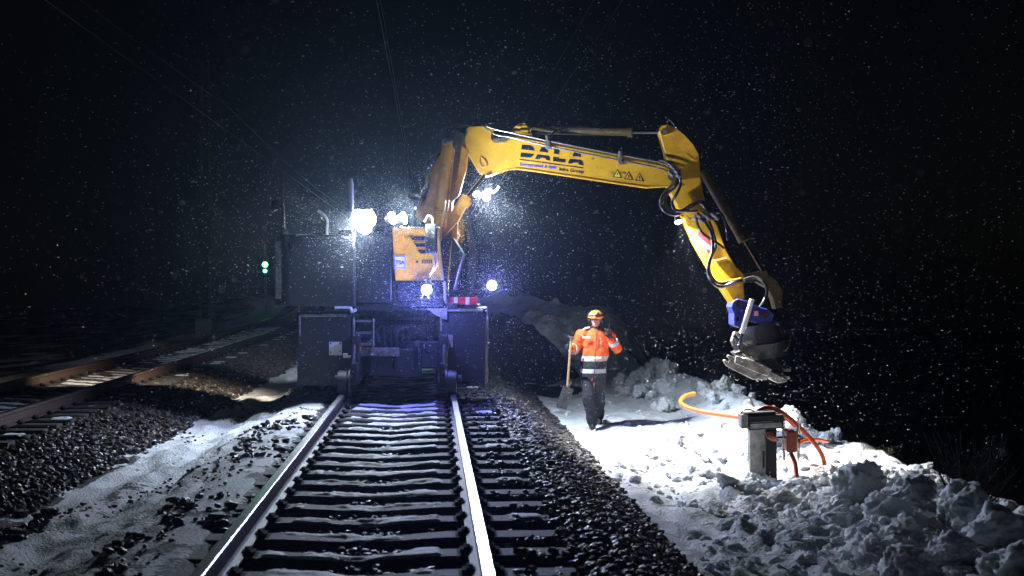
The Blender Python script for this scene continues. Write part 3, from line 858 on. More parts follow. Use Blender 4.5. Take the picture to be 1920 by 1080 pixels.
m = MB(); m.cyl(P(848, 280, 19.3), P(832, 425, 19.1), .04, .04, n=16); m.cyl(P(852, 272, 19.3), P(860, 262, 19.3), .05); m.build('cylinder_guard', YEL2, EX)
m = MB(); m.cyl(P(856, 400, 19.08), P(876, 368, 19.08), .07, n=20, mi=0); m.cyl(P(874, 372, 19.08), P(909, 329, 19.15), .032, n=16, mi=1); m.cyl(P(876, 374, 19.08), P(868, 384, 19.08), .085, n=20, mi=0)
m.build('adjusting_cylinder', [YEL2, CHROME], EX)
m = MB(); m.cyl(P(852, 258, 19.2), P(852, 258, 19.8), .12, n=28); m.cyl(P(830, 268, 19.1), P(848, 262, 19.1), .035); m.build('boom_pivot', BLACK, EX)
m = MB()
for k in range(5):
    m.tube([P(834 + k * 3, 268, 19.2), P(826 + k * 2, 248 - k * 2, 19.25), P(842 + k * 4, 237 - k, 19.3), P(868 + k * 4, 238, 19.35)], .016)
for k in range(4):
    m.tube([P(822 - k * 2, 285 + k * 6, 19.3), P(806 - k * 2, 300 + k * 4, 19.25), P(796 + k, 318 + k * 6, 19.3), P(803, 350, 19.35), P(790, 378 + k * 3, 19.35)], .013)
m.build('boom_hose', HOSE, EX)
m = MB(); m.tube([P(826, 284, 19.25), P(812, 290, 19.2), P(806, 300, 19.25), P(810, 312, 19.35)], .008); m.build('steel_line', PIPE, EX); m = MB(); m.tube([P(786, 376, 19.3), P(793, 352, 19.25), P(802, 340, 19.3)], .012); m.build('steel_line', PIPE, EX)
# dark joint below boom foot
m = MB(); m.poly([(820, 450), (850, 445), (868, 475), (850, 545), (822, 520)], 19.1, 20.3); m.cyl(P(838, 460, 19.0), P(838, 460, 20.4), .09, n=20); m.build('boom_mount', DARKP, EX, bevel=.015)

# main boom
SLEW[0] = True
mb_ = [(873, 243), (880, 237), (912, 236), (930, 246), (958, 255), (1025, 267), (1160, 290), (1240, 308), (1256, 316), (1264, 332), (1258, 348), (1215, 351), (1160, 343), (1060, 328), (1000, 319), (968, 315), (948, 317), (932, 324), (920, 328), (908, 331), (896, 320), (884, 300), (876, 286), (871, 265)]
m = MB(); m.poly(mb_, YB0, YB1)
boom = m.build('main_boom', YEL, EX, bevel=.012)
m = MB(); m.poly([(955, 256), (962, 240), (972, 232), (985, 230), (994, 237), (1000, 262)], 19.4, 19.56); m.cyl(P(983, 243, 19.36), P(983, 243, 19.6), .06, n=20); m.build('cylinder_lug', YEL, boom, bevel=.008)
# raised edge flanges
def strip(pts, r, Y, name, mt, par):
    m = MB(); m.tube([P(x, y, Y) for x, y in pts], r, n=8, res=1); return m.build(name, mt, par)
strip([(936, 325), (950, 318.5), (970, 316), (1000, 320), (1160, 344), (1215, 351.5), (1256, 348.5)], .014, 19.30, 'lower_flange', YEL, boom)
# hole and bracket
m = MB(); m.cyl(P(932, 256, 19.30), P(932, 256, 19.33), .09, n=24, mi=0); bx(m, 925, 259, 948, 266, 19.25, 19.31, 1)
m.cyl(P(927, 262, 19.24), P(927, 262, 19.3), .02, mi=1); m.cyl(P(944, 262, 19.24), P(944, 262, 19.3), .025, mi=1); m.build('pivot_cap', [BLACK, STEEL], boom)
m = MB(); m.tube([P(900, 296, 19.30), P(899, 302, 19.30), P(904, 313, 19.30), P(912, 310, 19.30), P(910, 302, 19.30), P(901, 294, 19.30), P(900, 296, 19.3)], .01); m.build('lifting_eye', YEL2, boom)
# pipes along the boom
for dy, nm in ((0, 'upper'), (10, 'lower')):
    pts = [(914 - dy * .8, 237), (935 - dy * .5, 244 + dy * .9), (955, 248 + dy * .9), (1028, 264 + dy), (1160, 290 + dy), (1235, 304 + dy * 1.1), (1262, 316 + dy)]
    m = MB(); m.tube([P(x, y, 19.26) for x, y in pts], .0145, n=8, res=4); m.build('hydraulic_pipe', PIPE, boom)
for x, y in ((1027, 262), (1163, 291)):
    m = MB(); bx(m, x - 4, y - 2, x + 4, y + 14, 19.23, 19.32); m.cyl(P(x, y - 8, 19.24), P(x, y + 2, 19.24), .03, n=10); bx(m, x - 3, y + 13, x + 7, y + 17, 19.24, 19.32); m.build('pipe_clamp', STEEL, boom, bevel=.006)
# lettering
LX = lambda pts: [(960 + a / 12.8, 260 + b / 12.8) for a, b in pts]
letters = [
 [(235,145),(400,155),(450,165),(500,200),(525,245),(540,290),(220,255)],
 [(210,330),(530,365),(510,400),(480,435),(440,455),(200,435)],
 [(705,205),(830,200),(870,335),(655,310)],
 [(610,375),(890,410),(920,525),(830,515),(790,465),(680,460),(660,495),(550,485)],
 [(1015,245),(1140,255),(1130,375),(1005,360)],
 [(985,435),(1110,450),(1120,480),(1285,490),(1275,575),(985,540)],
 [(1500,310),(1635,320),(1655,440),(1445,415)],
 [(1390,485),(1640,510),(1690,540),(1710,640),(1610,625),(1580,575),(1460,570),(1440,600),(1340,590)],
 [(180,485),(1710,690),(1710,712),(180,507)]]
m = MB()
for l in letters: m.poly(LX(l), YB0 - .006, YB0 - .0015)
m.build('company_lettering', INK, boom)
ang = math.atan2(205, 1530)
text_part('blue_lettering', 'Entreprenad & Spår', BLUEINK, boom, (974, 310.3), 905/12.8/129.4, .066, YB0 - .004, ang*.8, bold=.0012)
text_part('black_lettering', 'Infra Group', INK, boom, (1048, 319.7), 590/12.8/129.4, .066, YB0 - .004, ang*.95, bold=.0012)
for i, (x, y) in enumerate(((1157.5, 325), (1178.5, 329), (1199, 331.5))):
    m = MB(); w = 8.5
    m.poly([(x - w, y + 7), (x + w, y + 8.5), (x + .5, y - 8)], YB0 - .005, YB0 - .0012, 0)
    m.poly([(x - w + 2.6, y + 5.8), (x + w - 2.8, y + 6.9), (x + .4, y - 5)], YB0 - .008, YB0 - .0055, 1)
    if i == 0: m.poly([(x + 1, y - 3), (x - 2, y + 2), (x, y + 2), (x - 1.5, y + 6), (x + 2.5, y + .8), (x + .6, y + .8)], YB0 - .011, YB0 - .0083, 0)
    else:
        m.poly([(x - 1, y - 1), (x + 1.4, y - 1), (x + .9, y + 3.5), (x - .5, y + 3.5)], YB0 - .011, YB0 - .0083, 0); m.poly([(x - .8, y + 4.3), (x + 1, y + 4.4), (x + 1, y + 5.6), (x - .8, y + 5.5)], YB0 - .011, YB0 - .0083, 0)
    m.build('warning_sign', [INK, YSIGN if i == 0 else YEL], boom)

# stick cylinder above boom
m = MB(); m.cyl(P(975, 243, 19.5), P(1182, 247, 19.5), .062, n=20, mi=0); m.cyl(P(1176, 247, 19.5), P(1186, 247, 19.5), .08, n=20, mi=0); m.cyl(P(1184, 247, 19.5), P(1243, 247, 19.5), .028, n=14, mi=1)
m.build('stick_cylinder', [YELSHADE, CHROME], EX)
m = MB(); m.tube([P(1030, 262, 19.3), P(1040, 248, 19.35), P(1062, 241, 19.4), P(1100, 240, 19.4), P(1130, 243, 19.4)], .016); m.build('feed_hose', HOSE, EX)

# stick
st1 = [(1236, 247), (1240, 236), (1252, 234), (1268, 241), (1284, 254), (1300, 272), (1310, 290), (1313, 320), (1318, 360), (1328, 396), (1346, 424), (1362, 470), (1380, 500), (1392, 511), (1397, 561), (1372, 571), (1344, 528), (1322, 490), (1300, 452), (1280, 410), (1270, 385), (1258, 362), (1250, 345), (1254, 325), (1248, 290), (1242, 268)]
m = MB(); m.poly(st1, 19.38, 19.66)
stick = m.build('stick', YEL, EX, bevel=.015)
m = MB(); m.poly([(1236, 247), (1240, 236), (1252, 234), (1268, 241), (1284, 254), (1300, 272), (1310, 290), (1300, 300), (1280, 280), (1262, 262)], 19.365, 19.38); m.build('reinforcing_plate', YEL2, stick)
m = MB(); m.cyl(P(1245, 247, 19.3), P(1245, 247, 19.72), .045, n=20); m.cyl(P(1262, 330, 19.24), P(1262, 330, 19.74), .07, n=24); m.build('pivot_pins', STEEL, stick)
m = MB(); m.tube([P(1250, 240, 19.36), P(1253, 224, 19.36), P(1262, 232, 19.36), P(1268, 240, 19.36)], .006); m.build('hose_guide', PIPE, stick)
m = MB(); m.poly([(1311, 431), (1332, 456), (1332, 462), (1306, 443)], 19.366, 19.378, 0); m.poly([(1306, 443), (1332, 462), (1334, 470), (1322, 464)], 19.366, 19.378, 1); m.poly([(1322, 464.3), (1334, 470.4), (1326, 475)], 19.366, 19.378, 0)
m.build('reflective_marker', [RED, WHITE], stick)
m = MB(); m.poly([(1311, 431.5), (1331, 455), (1333, 470), (1326, 475), (1306, 443)], 19.3785, 19.3795, 0); m.build('marker_backing', WHITE, stick)
m = MB(); m.poly([(1352, 528), (1391, 520), (1393, 534), (1362, 540)], 19.33, 19.378); m.poly([(1340, 488), (1362, 483), (1363, 489), (1343, 494)], 19.34, 19.378); m.build('stiffener', YEL2, stick, bevel=.005)
# tool cylinder behind, dark side
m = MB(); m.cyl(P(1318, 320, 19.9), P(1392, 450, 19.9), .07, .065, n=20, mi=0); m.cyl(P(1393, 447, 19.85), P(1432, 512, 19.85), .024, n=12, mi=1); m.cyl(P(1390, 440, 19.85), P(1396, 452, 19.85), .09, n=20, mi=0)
m.build('tool_cylinder', [YELSHADE, CHROME], EX)
m = MB(); m.poly([(1395, 515), (1430, 508), (1455, 525), (1468, 545), (1466, 575), (1455, 580), (1450, 560), (1440, 540), (1420, 528), (1398, 530)], 19.6, 19.9); m.cyl(P(1432, 514, 19.5), P(1432, 514, 20.0), .05); m.build('tipping_link', YELSHADE, EX, bevel=.01)

# hoses at the knuckle
m = MB()
H = lambda pts, r, Y: m.tube([P(x, y, Y + (k % 2) * .03) for k, (x, y) in enumerate(pts)], r, n=10)
H([(1262, 316), (1270, 330), (1266, 345), (1252, 355), (1240, 372), (1240, 388), (1252, 400), (1272, 402), (1295, 388), (1312, 380), (1325, 392), (1332, 402)], .022, 19.16)
H([(1266, 320), (1274, 334), (1264, 352), (1250, 365), (1246, 380), (1254, 392), (1275, 396), (1300, 382), (1318, 378), (1330, 396)], .022, 19.2)
H([(1272, 318), (1276, 345), (1268, 365), (1260, 378), (1265, 393), (1285, 396), (1308, 396)], .02, 19.12)
H([(1305, 408), (1309, 424), (1318, 438), (1335, 450), (1348, 458), (1357, 466)], .02, 19.2)
H([(1318, 410), (1330, 430), (1336, 450), (1336, 470), (1330, 490), (1328, 512), (1336, 530), (1352, 538), (1375, 530), (1392, 526)], .024, 19.18)
H([(1328, 412), (1336, 432), (1342, 460), (1333, 485), (1330, 505), (1338, 524), (1354, 532), (1376, 527)], .02, 19.24)
H([(1395, 524), (1415, 520), (1432, 530), (1438, 548), (1432, 565), (1425, 575)], .022, 19.3)
H([(1412, 590), (1414, 608), (1424, 628), (1440, 640), (1462, 652)], .014, 19.3)
H([(1440, 664), (1464, 662), (1478, 650), (1482, 630)], .014, 19.3)
H([(1342, 398), (1352, 400), (1358, 412), (1362, 430), (1364, 450)], .018, 19.4)
m.build('hydraulic_hose', HOSE, EX)
for grp_, bar in ((((1262, 314), (1268, 322), (1272, 330), (1258, 326)), (1254, 318, 1276, 326)), (((1310, 404), (1320, 402), (1328, 408), (1336, 402), (1344, 408), (1316, 414)), (1302, 402, 1346, 412))):
    m = MB()
    for x, y in grp_:
        m.cyl(P(x - 3, y - 3, 19.12), P(x + 4, y + 3, 19.12), .03, n=8, smooth=False)
        m.cyl(P(x, y, 19.1), P(x, y, 19.3), .022, n=8, smooth=False)
    if bar[0] < 1290: H([(1236, 300), (1250, 304), (1262, 314)], .012, 19.2)
    else: H([(1288, 404), (1294, 410), (1304, 408)], .01, 19.25)
    bx(m, *bar, 19.2, 19.34)
    m.build('hose_coupling', STEEL, EX)

# tiltrotator
m = MB()
m.poly([(1374, 566), (1384, 560), (1396, 563), (1420, 574), (1440, 580), (1452, 590), (1446, 606), (1425, 610), (1402, 600), (1390, 606), (1388, 616), (1376, 610), (1376, 588), (1371, 576)], 19.25, 19.7)
m.cyl(P(1384, 571, 19.16), P(1384, 571, 19.8), .07, n=24); m.cyl(P(1435, 591, 19.16), P(1435, 591, 19.8), .08, n=24); m.cyl(P(1383, 598, 19.2), P(1383, 598, 19.76), .05, n=20)
bx(m, 1452, 602, 1462, 609, 19.3, 19.6)
rt = m.build('tilt_rotator', BLUE, EX, bevel=.012)
m = MB()
m.cyl(P(1384, 571, 19.13), P(1384, 571, 19.16), .035, n=16); m.cyl(P(1435, 591, 19.13), P(1435, 591, 19.16), .045, n=16); m.cyl(P(1383, 598, 19.17), P(1383, 598, 19.2), .028, n=16)
m.build('pin_cap', CHROME, rt)
m = MB(); m.cyl(P(1410, 561, 19.12), P(1391, 625, 19.12), .037, n=16, mi=0); m.cyl(P(1391, 625, 19.12), P(1384, 652, 19.12), .022, n=14, mi=1); m.cyl(P(1377, 628, 19.1), P(1384, 640, 19.1), .03, mi=1)
m.build('tilt_cylinder', [WHITE, CHROME], rt)
m = MB(); bx(m, 1414, 583, 1422, 592, 19.235, 19.249); m.build('pink_decal', mat('pink_decal_paint', (.8, .25, .4), .5), rt)
m = MB()
c = P(1428, 640, 19.48)
m.cyl(c + Vector((-.02, 0, .25)), c + Vector((.04, 0, -.02)), .27, .3, n=32); m.cyl(c + Vector((.04, 0, -.02)), c + Vector((.07, 0, -.22)), .34, .3, n=36)
m.build('rotator_body', DARKP, rt)
m = MB(); m.poly([(1378, 622), (1372, 640), (1376, 650), (1396, 662), (1402, 648), (1390, 640), (1384, 624)], 19.14, 19.3); m.cyl(P(1380, 652, 19.1), P(1380, 652, 19.34), .04); m.cyl(P(1387, 668, 19.1), P(1387, 668, 19.34), .035); m.build('bright_bracket', STEEL, rt, bevel=.006)
# grapple
gr = MB(); gr.poly([(1376, 662), (1402, 652), (1448, 664), (1470, 690), (1440, 700), (1400, 684)], 19.35, 19.7)
gp = gr.build('grapple', DARKP, EX, bevel=.01)
def jaw(pts, y0, y1, mt=WORN, bev=.01):
    m = MB(); m.poly(pts, y0, y1); return m.build('jaw', mt, gp, bevel=bev)
jaw([(1356, 676), (1361, 674), (1366, 680), (1369, 674), (1363, 669), (1366, 665), (1382, 672), (1386, 668), (1424, 692), (1418, 711), (1412, 712), (1372, 692), (1362, 686)], 19.05, 19.15)
jaw([(1380, 668), (1384, 668), (1412, 674), (1448, 692), (1440, 706), (1422, 700), (1378, 681)], 18.95, 19.04)
jaw([(1418, 706), (1440, 694), (1462, 704), (1477, 710), (1476, 716), (1460, 719), (1450, 714), (1444, 708), (1434, 712), (1424, 712)], 19.0, 19.4)
jaw([(1450, 696), (1462, 700), (1482, 706), (1482, 711), (1470, 712), (1448, 702)], 19.2, 19.6)
jaw([(1432, 682), (1460, 690), (1482, 690), (1483, 696), (1465, 697), (1440, 692)], 19.5, 19.7)
m = MB()
for x, y in ((1420, 714), (1428, 713), (1436, 711)): m.poly([(x - 3, y - 4), (x + 3, y - 5), (x + 2, y + 2)], 19.05, 19.15)
m.build('jaw_teeth', STEEL, gp)
m = MB(); m.tube([P(1380, 670, 19.0), P(1400, 672, 18.93), P(1414, 676, 18.93)], .01); m.cyl(P(1392, 662, 19.1), P(1412, 672, 19.1), .025, n=10); m.build('grapple_pipe', PIPE, gp)

SLEW[0] = False
# antenna, exhaust, mirror hook
m = MB(); m.tube([P(531, 325, 18.6), P(532, 380, 18.6), P(533.5, 432, 18.6)], .008, rs=(.004, .012)); m.cyl(P(533, 428, 18.6), P(537, 442, 18.6), .03, .045); m.build('antenna', PIPE, EX)
m = MB(); m.cyl(P(657, 335, 17.95), P(658, 345, 17.95), .03, n=14); m.cyl(P(658, 343, 17.95), P(658, 398, 17.95), .036, n=16); m.tube([P(658, 396, 17.95), P(659, 404, 18.02), P(662, 410, 18.3), P(664, 440, 18.5)], .034); m.build('exhaust_stack', WHITE, EX)
m = MB(); m.tube([P(596, 395, 18.5), P(604, 400, 18.5), P(612, 409, 18.5), P(614, 420, 18.5), P(613, 432, 18.5), P(614, 446, 18.5)], .02); m.build('grab_handle', WHITE, EX)
m = MB(); m.tube([P(632, 446, 18.7), P(632, 432, 18.7), P(722, 428, 18.7), P(722, 446, 18.7)], .014, res=1); m.build('roof_handrail', DARKP, EX)
# snow on the roof
def snow_patch(name, x0, x1, y0, y1, z, par, h=.03):
    X, Y = np.meshgrid(np.linspace(x0, x1, 40), np.linspace(y0, y1, 30))
    e = np.minimum(np.minimum(X - x0, x1 - X), np.minimum(Y - y0, y1 - Y)) / .08
    Z = z - .004 + h * np.clip(e, 0, 1) * (.6 + .8 * fbm(X * 5, Y * 5, 0, 3, 500)) - .02 * (e < .05)
    i = np.arange(1200).reshape(30, 40)
    np_mesh(name, np.stack([X.ravel(), Y.ravel(), Z.ravel()], 1), np.stack([i[:-1,:-1].ravel(), i[:-1,1:].ravel(), i[1:,1:].ravel(), i[1:,:-1].ravel()], 1), SNOW, par, smooth=True)
snow_patch('roof_snow', -3.1, -2.25, 18.7, 20.8, zt, cw)

# lamps: housing > lens, with a real light behind the picture of each lens
def lamp(px, py, Y, r, color, power, target, lensm, blend=.6, angle=150, name='work_lamp', hd=None, lab=None, srad=None, kind='SPOT'):
    p = P(px, py, Y); t = Vector(target); d = (t - p).normalized()
    m = MB(); m.cyl(p - d * .09, p - d * .02, r * .7, r * 1.12, n=20); m.cyl(p - d * .02, p + d * .012, r * 1.12, n=20, cap=False)
    m.cyl(p - d * .08, p - d * .08 + Vector((0, .05, -.11)), .015, n=8)
    h = m.build(name, BLACK, EX, label=lab)
    m = MB(); m.cyl(p - d * .005, p + d * .016, r * 1.13, n=24); m.cyl(p + d * .016, p + d * .03, r * 1.1, r * .7, n=24); m.build('lamp_lens', lensm, h)
    L = bpy.data.lights.new('lamp_light', kind); L.energy = power; L.color = color; L.shadow_soft_size = srad or r * .7
    if kind == 'SPOT': L.spot_size = math.radians(angle); L.spot_blend = blend
    o = bpy.data.objects.new('lamp_light', L); COL.objects.link(o); o.location = p + d * (.03 + (srad or r * .7)); o.rotation_euler = d.to_track_quat('-Z', 'Y').to_euler()
    o.parent = h; o.matrix_parent_inverse = world_of(h).inverted()
    return o
W = (.76, .89, 1.0); WB = (.2, .22, 1.0)
K = 1.0
lamp(674, 409, 18.15, .115, W, 520, (-3.6, 13.5, -.5), LENS, angle=140, blend=1)
lamp(687, 411, 18.12, .115, W, 360, (-1.2, 8, 1.3), LENS, angle=120, blend=1)
lamp(680, 421, 18.10, .125, W, 560, (-4.6, 14.5, -.5), LENS, angle=140, blend=1)
lamp(735, 409, 18.0, .075, W, 480, (1.0, 16.6, 3.1), LENS, angle=170)
lamp(757, 409, 18.0, .075, W, 620, (3.2, 17.2, 3.6), LENS, angle=145, blend=.8)
def halo_beam(px, py, Y, col, power, ang):  # added lensless spot at a lamp, aimed at the camera for its halo
    L = bpy.data.lights.new('lamp_light', 'SPOT'); L.energy = power; L.color = col; L.spot_size = math.radians(ang); L.spot_blend = 1; L.shadow_soft_size = .05
    p = P(px, py, Y); d = (Vector((0, 0, 1.5)) - p).normalized()
    h = [q for q in EX.children if q.name.startswith('work_lamp')]
    h = min(h, key=lambda q: (Vector(q.data.vertices[0].co) - p).length)
    o = bpy.data.objects.new('lamp_light', L); COL.objects.link(o); o.location = p + d * .12; o.rotation_euler = d.to_track_quat('-Z', 'Y').to_euler()
    o.parent = h; o.matrix_parent_inverse = world_of(h).inverted()
lamp(893, 363, 20.4, .05, W, 600, (2.2, 19, -.7), LENS, angle=110, blend=1)
lamp(908, 360, 20.4, .07, W, 700, (2.6, 20.5, -.7), LENS, angle=100, blend=1)
lamp(926, 354, 20.5, .07, W, 950, (2.4, 23, -.7), LENS, angle=100, blend=1)
lamp(912, 370, 20.45, .05, W, 600, (.4, 10, .8), LENS, angle=130, blend=1)
lamp(800, 543, 18.12, .06, WB, 200, (-1.0, 8, .2), LENSB, angle=165, kind='POINT')
lamp(922, 535, 19.6, .06, WB, 150, (1.5, 12, 0), LENSB, angle=165, kind='POINT')
SLEW[0] = True
lamp(1272, 415, 19.36, .045, (1, .97, .9), 3300, (3.3, 18.0, -.9), LENS, angle=116, blend=.9)
SLEW[0] = False
halo_beam(682, 413, 18.1, W, 420, 30)
halo_beam(910, 361, 20.3, W, 250, 30)
halo_beam(800, 543, 18.15, (.22, .24, 1), 600, 28)
halo_beam(922, 535, 19.55, (.28, .3, 1), 500, 28)
# lamps on the far side shining up and down the line
lamp(700, 400, 20.9, .06, (1, .86, .68), 3400, (-7.6, 20.5, -.3), LENS, angle=104, blend=1)
lamp(760, 420, 21.9, .06, W, 2200, (-8.5, 52, -.2), LENS, angle=70, blend=1)
m = MB(); bx(m, 886, 362, 900, 378, 20.5, 20.56); m.tube([P(880, 375, 20.55), P(893, 370, 20.5), P(930, 362, 20.55)], .02); m.build('lamp_bar', DARKP, EX)
m = MB(); m.tube([P(886, 560, 19.9), P(900, 545, 19.8), P(920, 543, 19.68)], .02); m.build('lamp_bracket', DARKP, EX)
m = MB(); m.tube([P(660, 440, 18.5), P(668, 428, 18.4), P(694, 428, 18.4), P(700, 440, 18.5)], .02); m.tube([P(728, 427, 18.45), P(735, 421, 18.42), P(760, 421, 18.42)], .015); m.build('lamp_bracket', DARKP, EX)

# ------------------------------------------------------------------ WORKER
WY = 21.4
WK = empty('person', (P(1110, 795, WY).x, WY, gz(P(1110, 795, WY).x, WY)), 'worker in orange hi-vis jacket and orange helmet standing in snow, one hand on shovel', 'person')
dz_feet = WK.location.z - P(0, 790, WY).z
def Q(px, py, d=0): 
    p = P(px, py, WY); p.y += d; return p
J = dict(head=Q(1117, 600), neck=Q(1117, 617, .02), chest=Q(1117, 645, .03), waist=Q(1113, 682, .03), hip=Q(1112, 704, .03),
         shL=Q(1090, 629, .03), elL=Q(1078, 655, .06), haL=Q(1068, 651, -.12),
         shR=Q(1143, 630, .03), elR=Q(1157, 653, -.05), haR=Q(1140, 626, -.16),
         kneeL=Q(1103, 745, -.12), footL=Q(1110, 788, -.05), kneeR=Q(1124, 742, .08), footR=Q(1127, 780, .5))
for k in ('footL', 'footR'): J[k].z = gz(J[k].x, J[k].y) + .1
def limb(m, a, b, r0, r1):
    m.cyl(a, b, r0, r1, n=16); m.ell(a, (r0,)*3, 14, 8); m.ell(b, (r1,)*3, 14, 8)
# body (continuous): head, neck, torso, limbs
m = MB()
hd = J['head']
m.ell(hd + Vector((0, 0, .01)), (.076, .095, .115)); m.ell(hd + Vector((0, -.03, -.06)), (.055, .06, .055))
m.ell(hd + Vector((0, -.098, -.012)), (.014, .022, .026)); m.ell(hd + Vector((0, -.082, -.052)), (.03, .014, .012))
m.ell(hd + Vector((-.078, 0, -.005)), (.012, .025, .034)); m.ell(hd + Vector((.078, 0, -.005)), (.012, .025, .034))
m.ell(hd + Vector((0, -.078, .028)), (.05, .016, .012))
limb(m, J['head'] - Vector((0, 0, .04)), J['neck'] - Vector((0, 0, .05)), .055, .06)
m.ell(J['chest'], (.16, .11, .22)); m.ell(J['waist'], (.14, .1, .2)); m.ell(J['hip'], (.15, .11, .12))
for s in 'LR':
    limb(m, J['sh'+s], J['el'+s], .05, .04); limb(m, J['el'+s], J['ha'+s], .04, .03)
    limb(m, J['hip'], J['knee'+s], .07, .05); limb(m, J['knee'+s], J['foot'+s], .05, .04)
body = blob('body', m, SKIN, WK, voxel=.009, smooth=2)
m = MB()
for s in (-1, 1): m.ell(hd + Vector((s * .03, -.087, .012)), (.012, .008, .007))
m.build('eyes', EYEM, body)
m = MB(); m.ell(hd + Vector((0, -.093, -.053)), (.02, .005, .004)); m.build('mouth', mat('lips', (.35, .1, .09), .5), body)
# jacket
m = MB()
m.ell(J['chest'] + Vector((0, 0, .03)), (.225, .155, .22)); m.ell(J['chest'] + Vector((0, 0, -.15)), (.215, .16, .24)); m.ell(J['waist'] + Vector((0, 0, .02)), (.215, .165, .2))
m.cyl(J['waist'] + Vector((0, 0, .1)), J['hip'] + Vector((0, 0, -.03)), .20, .215, n=24)
for k in range(len(m.v)): pass
m.cyl(J['neck'] + Vector((0, .01, .015)), J['neck'] - Vector((0, 0, .14)), .085, .13, n=20)
for s, sg in (('L', -1), ('R', 1)):
    limb(m, J['sh'+s] + Vector((-sg * .03, 0, 0)), J['sh'+s], .10, .095); limb(m, J['sh'+s], J['el'+s], .098, .085)
    mid = J['el'+s].lerp(J['ha'+s], .62); limb(m, J['el'+s], mid, .085, .062)
jacket = blob('jacket', m, HIVIS, WK, voxel=.012, smooth=5, disp=.03, dscale=.09)
# colour-blocking of the jacket by height: lower part black, two tape bands
zsplit = P(0, 677, WY).z
nt = HIVIS.node_tree; b = nt.nodes['Principled BSDF']; src = b.inputs['Base Color'].links[0].from_socket
tc = nt.nodes.new('ShaderNodeNewGeometry'); sp = nt.nodes.new('ShaderNodeSeparateXYZ'); nt.links.new(tc.outputs['Position'], sp.inputs[0])
def band_node(z0, z1):
    a = nt.nodes.new('ShaderNodeMath'); a.operation = 'GREATER_THAN'; a.inputs[1].default_value = z0; nt.links.new(sp.outputs['Z'], a.inputs[0])
    c = nt.nodes.new('ShaderNodeMath'); c.operation = 'LESS_THAN'; c.inputs[1].default_value = z1; nt.links.new(sp.outputs['Z'], c.inputs[0])
    d = nt.nodes.new('ShaderNodeMath'); d.operation = 'MULTIPLY'; nt.links.new(a.outputs[0], d.inputs[0]); nt.links.new(c.outputs[0], d.inputs[1]); return d.outputs[0]
def over(src, fac, col):
    mx = nt.nodes.new('ShaderNodeMix'); mx.data_type = 'RGBA'; nt.links.new(fac, mx.inputs['Factor']); nt.links.new(src, mx.inputs['A']); mx.inputs['B'].default_value = (*col, 1); return mx.outputs['Result']
src = over(src, band_node(-5, zsplit), (.014, .015, .018))
src = over(src, band_node(P(0, 676, WY).z, P(0, 667.5, WY).z), (.55, .55, .5))
src = over(src, band_node(P(0, 699, WY).z, P(0, 691, WY).z), (.55, .55, .5))
nt.links.new(src, b.inputs['Base Color'])
# zip, pocket flaps, shoulder tape
m = MB(); m.tube([Q(1117, 622, -.10), Q(1117, 640, -.165), Q(1115, 665, -.185), Q(1113, 700, -.19)], .006, n=6); m.build('zip', BLKCLOTH, jacket)
m = MB(); m.box((0, 0, 0), (.13, .012, .04), M=Matrix.Translation(Q(1091, 634, -.145)) @ Matrix.Rotation(.06, 4, 'Y')); m.box((0, 0, 0), (.006, .01, .16), M=Matrix.Translation(Q(1125, 651, -.16))); m.build('pocket_flap', REFL, jacket, bevel=.004)
m = MB(); m.tube([Q(1092, 622, -.02), Q(1096, 617, .0), Q(1106, 614, .02)], .018); m.build('shoulder_tape', REFL, jacket); m = MB(); m.tube([Q(1142, 622, .0), Q(1134, 616, .02)], .018); m.build('shoulder_tape', REFL, jacket)
for s in 'LR':
    a = J['el'+s].lerp(J['ha'+s], .30); c = J['el'+s].lerp(J['ha'+s], .48)
    m = MB(); m.cyl(a, c, .092 if s == 'L' else .088, .08, n=20); m.build('sleeve_tape', REFL, jacket)
m = MB(); m.box((-.008, -.01, -.05), (.008, 0, 0), M=Matrix.Translation(Q(1110, 707, -.19)) @ Matrix.Rotation(.5, 4, 'Y')); m.build('orange_toggle', HIVIS2 if False else ORANGE, jacket)
# trousers
m = MB()
m.ell(J['hip'] + Vector((0, 0, -.02)), (.19, .14, .14))
for s, sg in (('L', -1), ('R', 1)):
    h = J['hip'] + Vector((sg * .085, 0, -.05))
    limb(m, h, J['knee'+s], .115, .095); limb(m, J['knee'+s], J['foot'+s] + Vector((0, 0, .02)), .095, .085)
blob('trousers', m, BLKCLOTH, WK, voxel=.014, smooth=4, disp=.04, dscale=.1)
m = MB()
for s in 'LR':
    f = J['foot'+s]; m.ell(f + Vector((0, -.07, -.04)), (.055, .14, .06)); m.cyl(f + Vector((0, 0, -.05)), f + Vector((0, 0, .12)), .06, .07)
blob('boots', m, BLACK, WK, voxel=.012, smooth=2)
# gloves with fingers
def glove(wrist, dirv, side, curl, grip):
    m = MB(); d = dirv.normalized(); up = side.normalized(); nrm = d.cross(up)
    m.cyl(wrist - d * .07, wrist + d * .01, .05, .042, n=14)
    m.ell(wrist + d * .045, (.045, .045, .045)); 
    pc = wrist + d * .05
    for k in range(4):
        b0 = pc + up * (.034 - .022 * k) + d * .02
        L = (.034, .038, .036, .028)[k]
        p1 = b0 + d * L + nrm * curl * .01; p2 = p1 + (d * (1 - curl) + nrm * curl).normalized() * L * .9; p3 = p2 + (nrm - d * curl * .8).normalized() * L * .7
        for a, c, r in ((b0, p1, .0135), (p1, p2, .0125), (p2, p3, .0115)): m.cyl(a, c, r, r * .95, n=8); m.ell(c, (r * .95,)*3, 8, 6)
    t0 = wrist + d * .02 + up * .04; t1 = t0 + up * .025 + d * .03; t2 = t1 + d * .02 + nrm * .03
    for a, c, r in ((t0, t1, .015), (t1, t2, .013)): m.cyl(a, c, r, r, n=8); m.ell(c, (r,)*3, 8, 6)
    return blob('glove', m, BLACK, WK, voxel=.006, smooth=1)
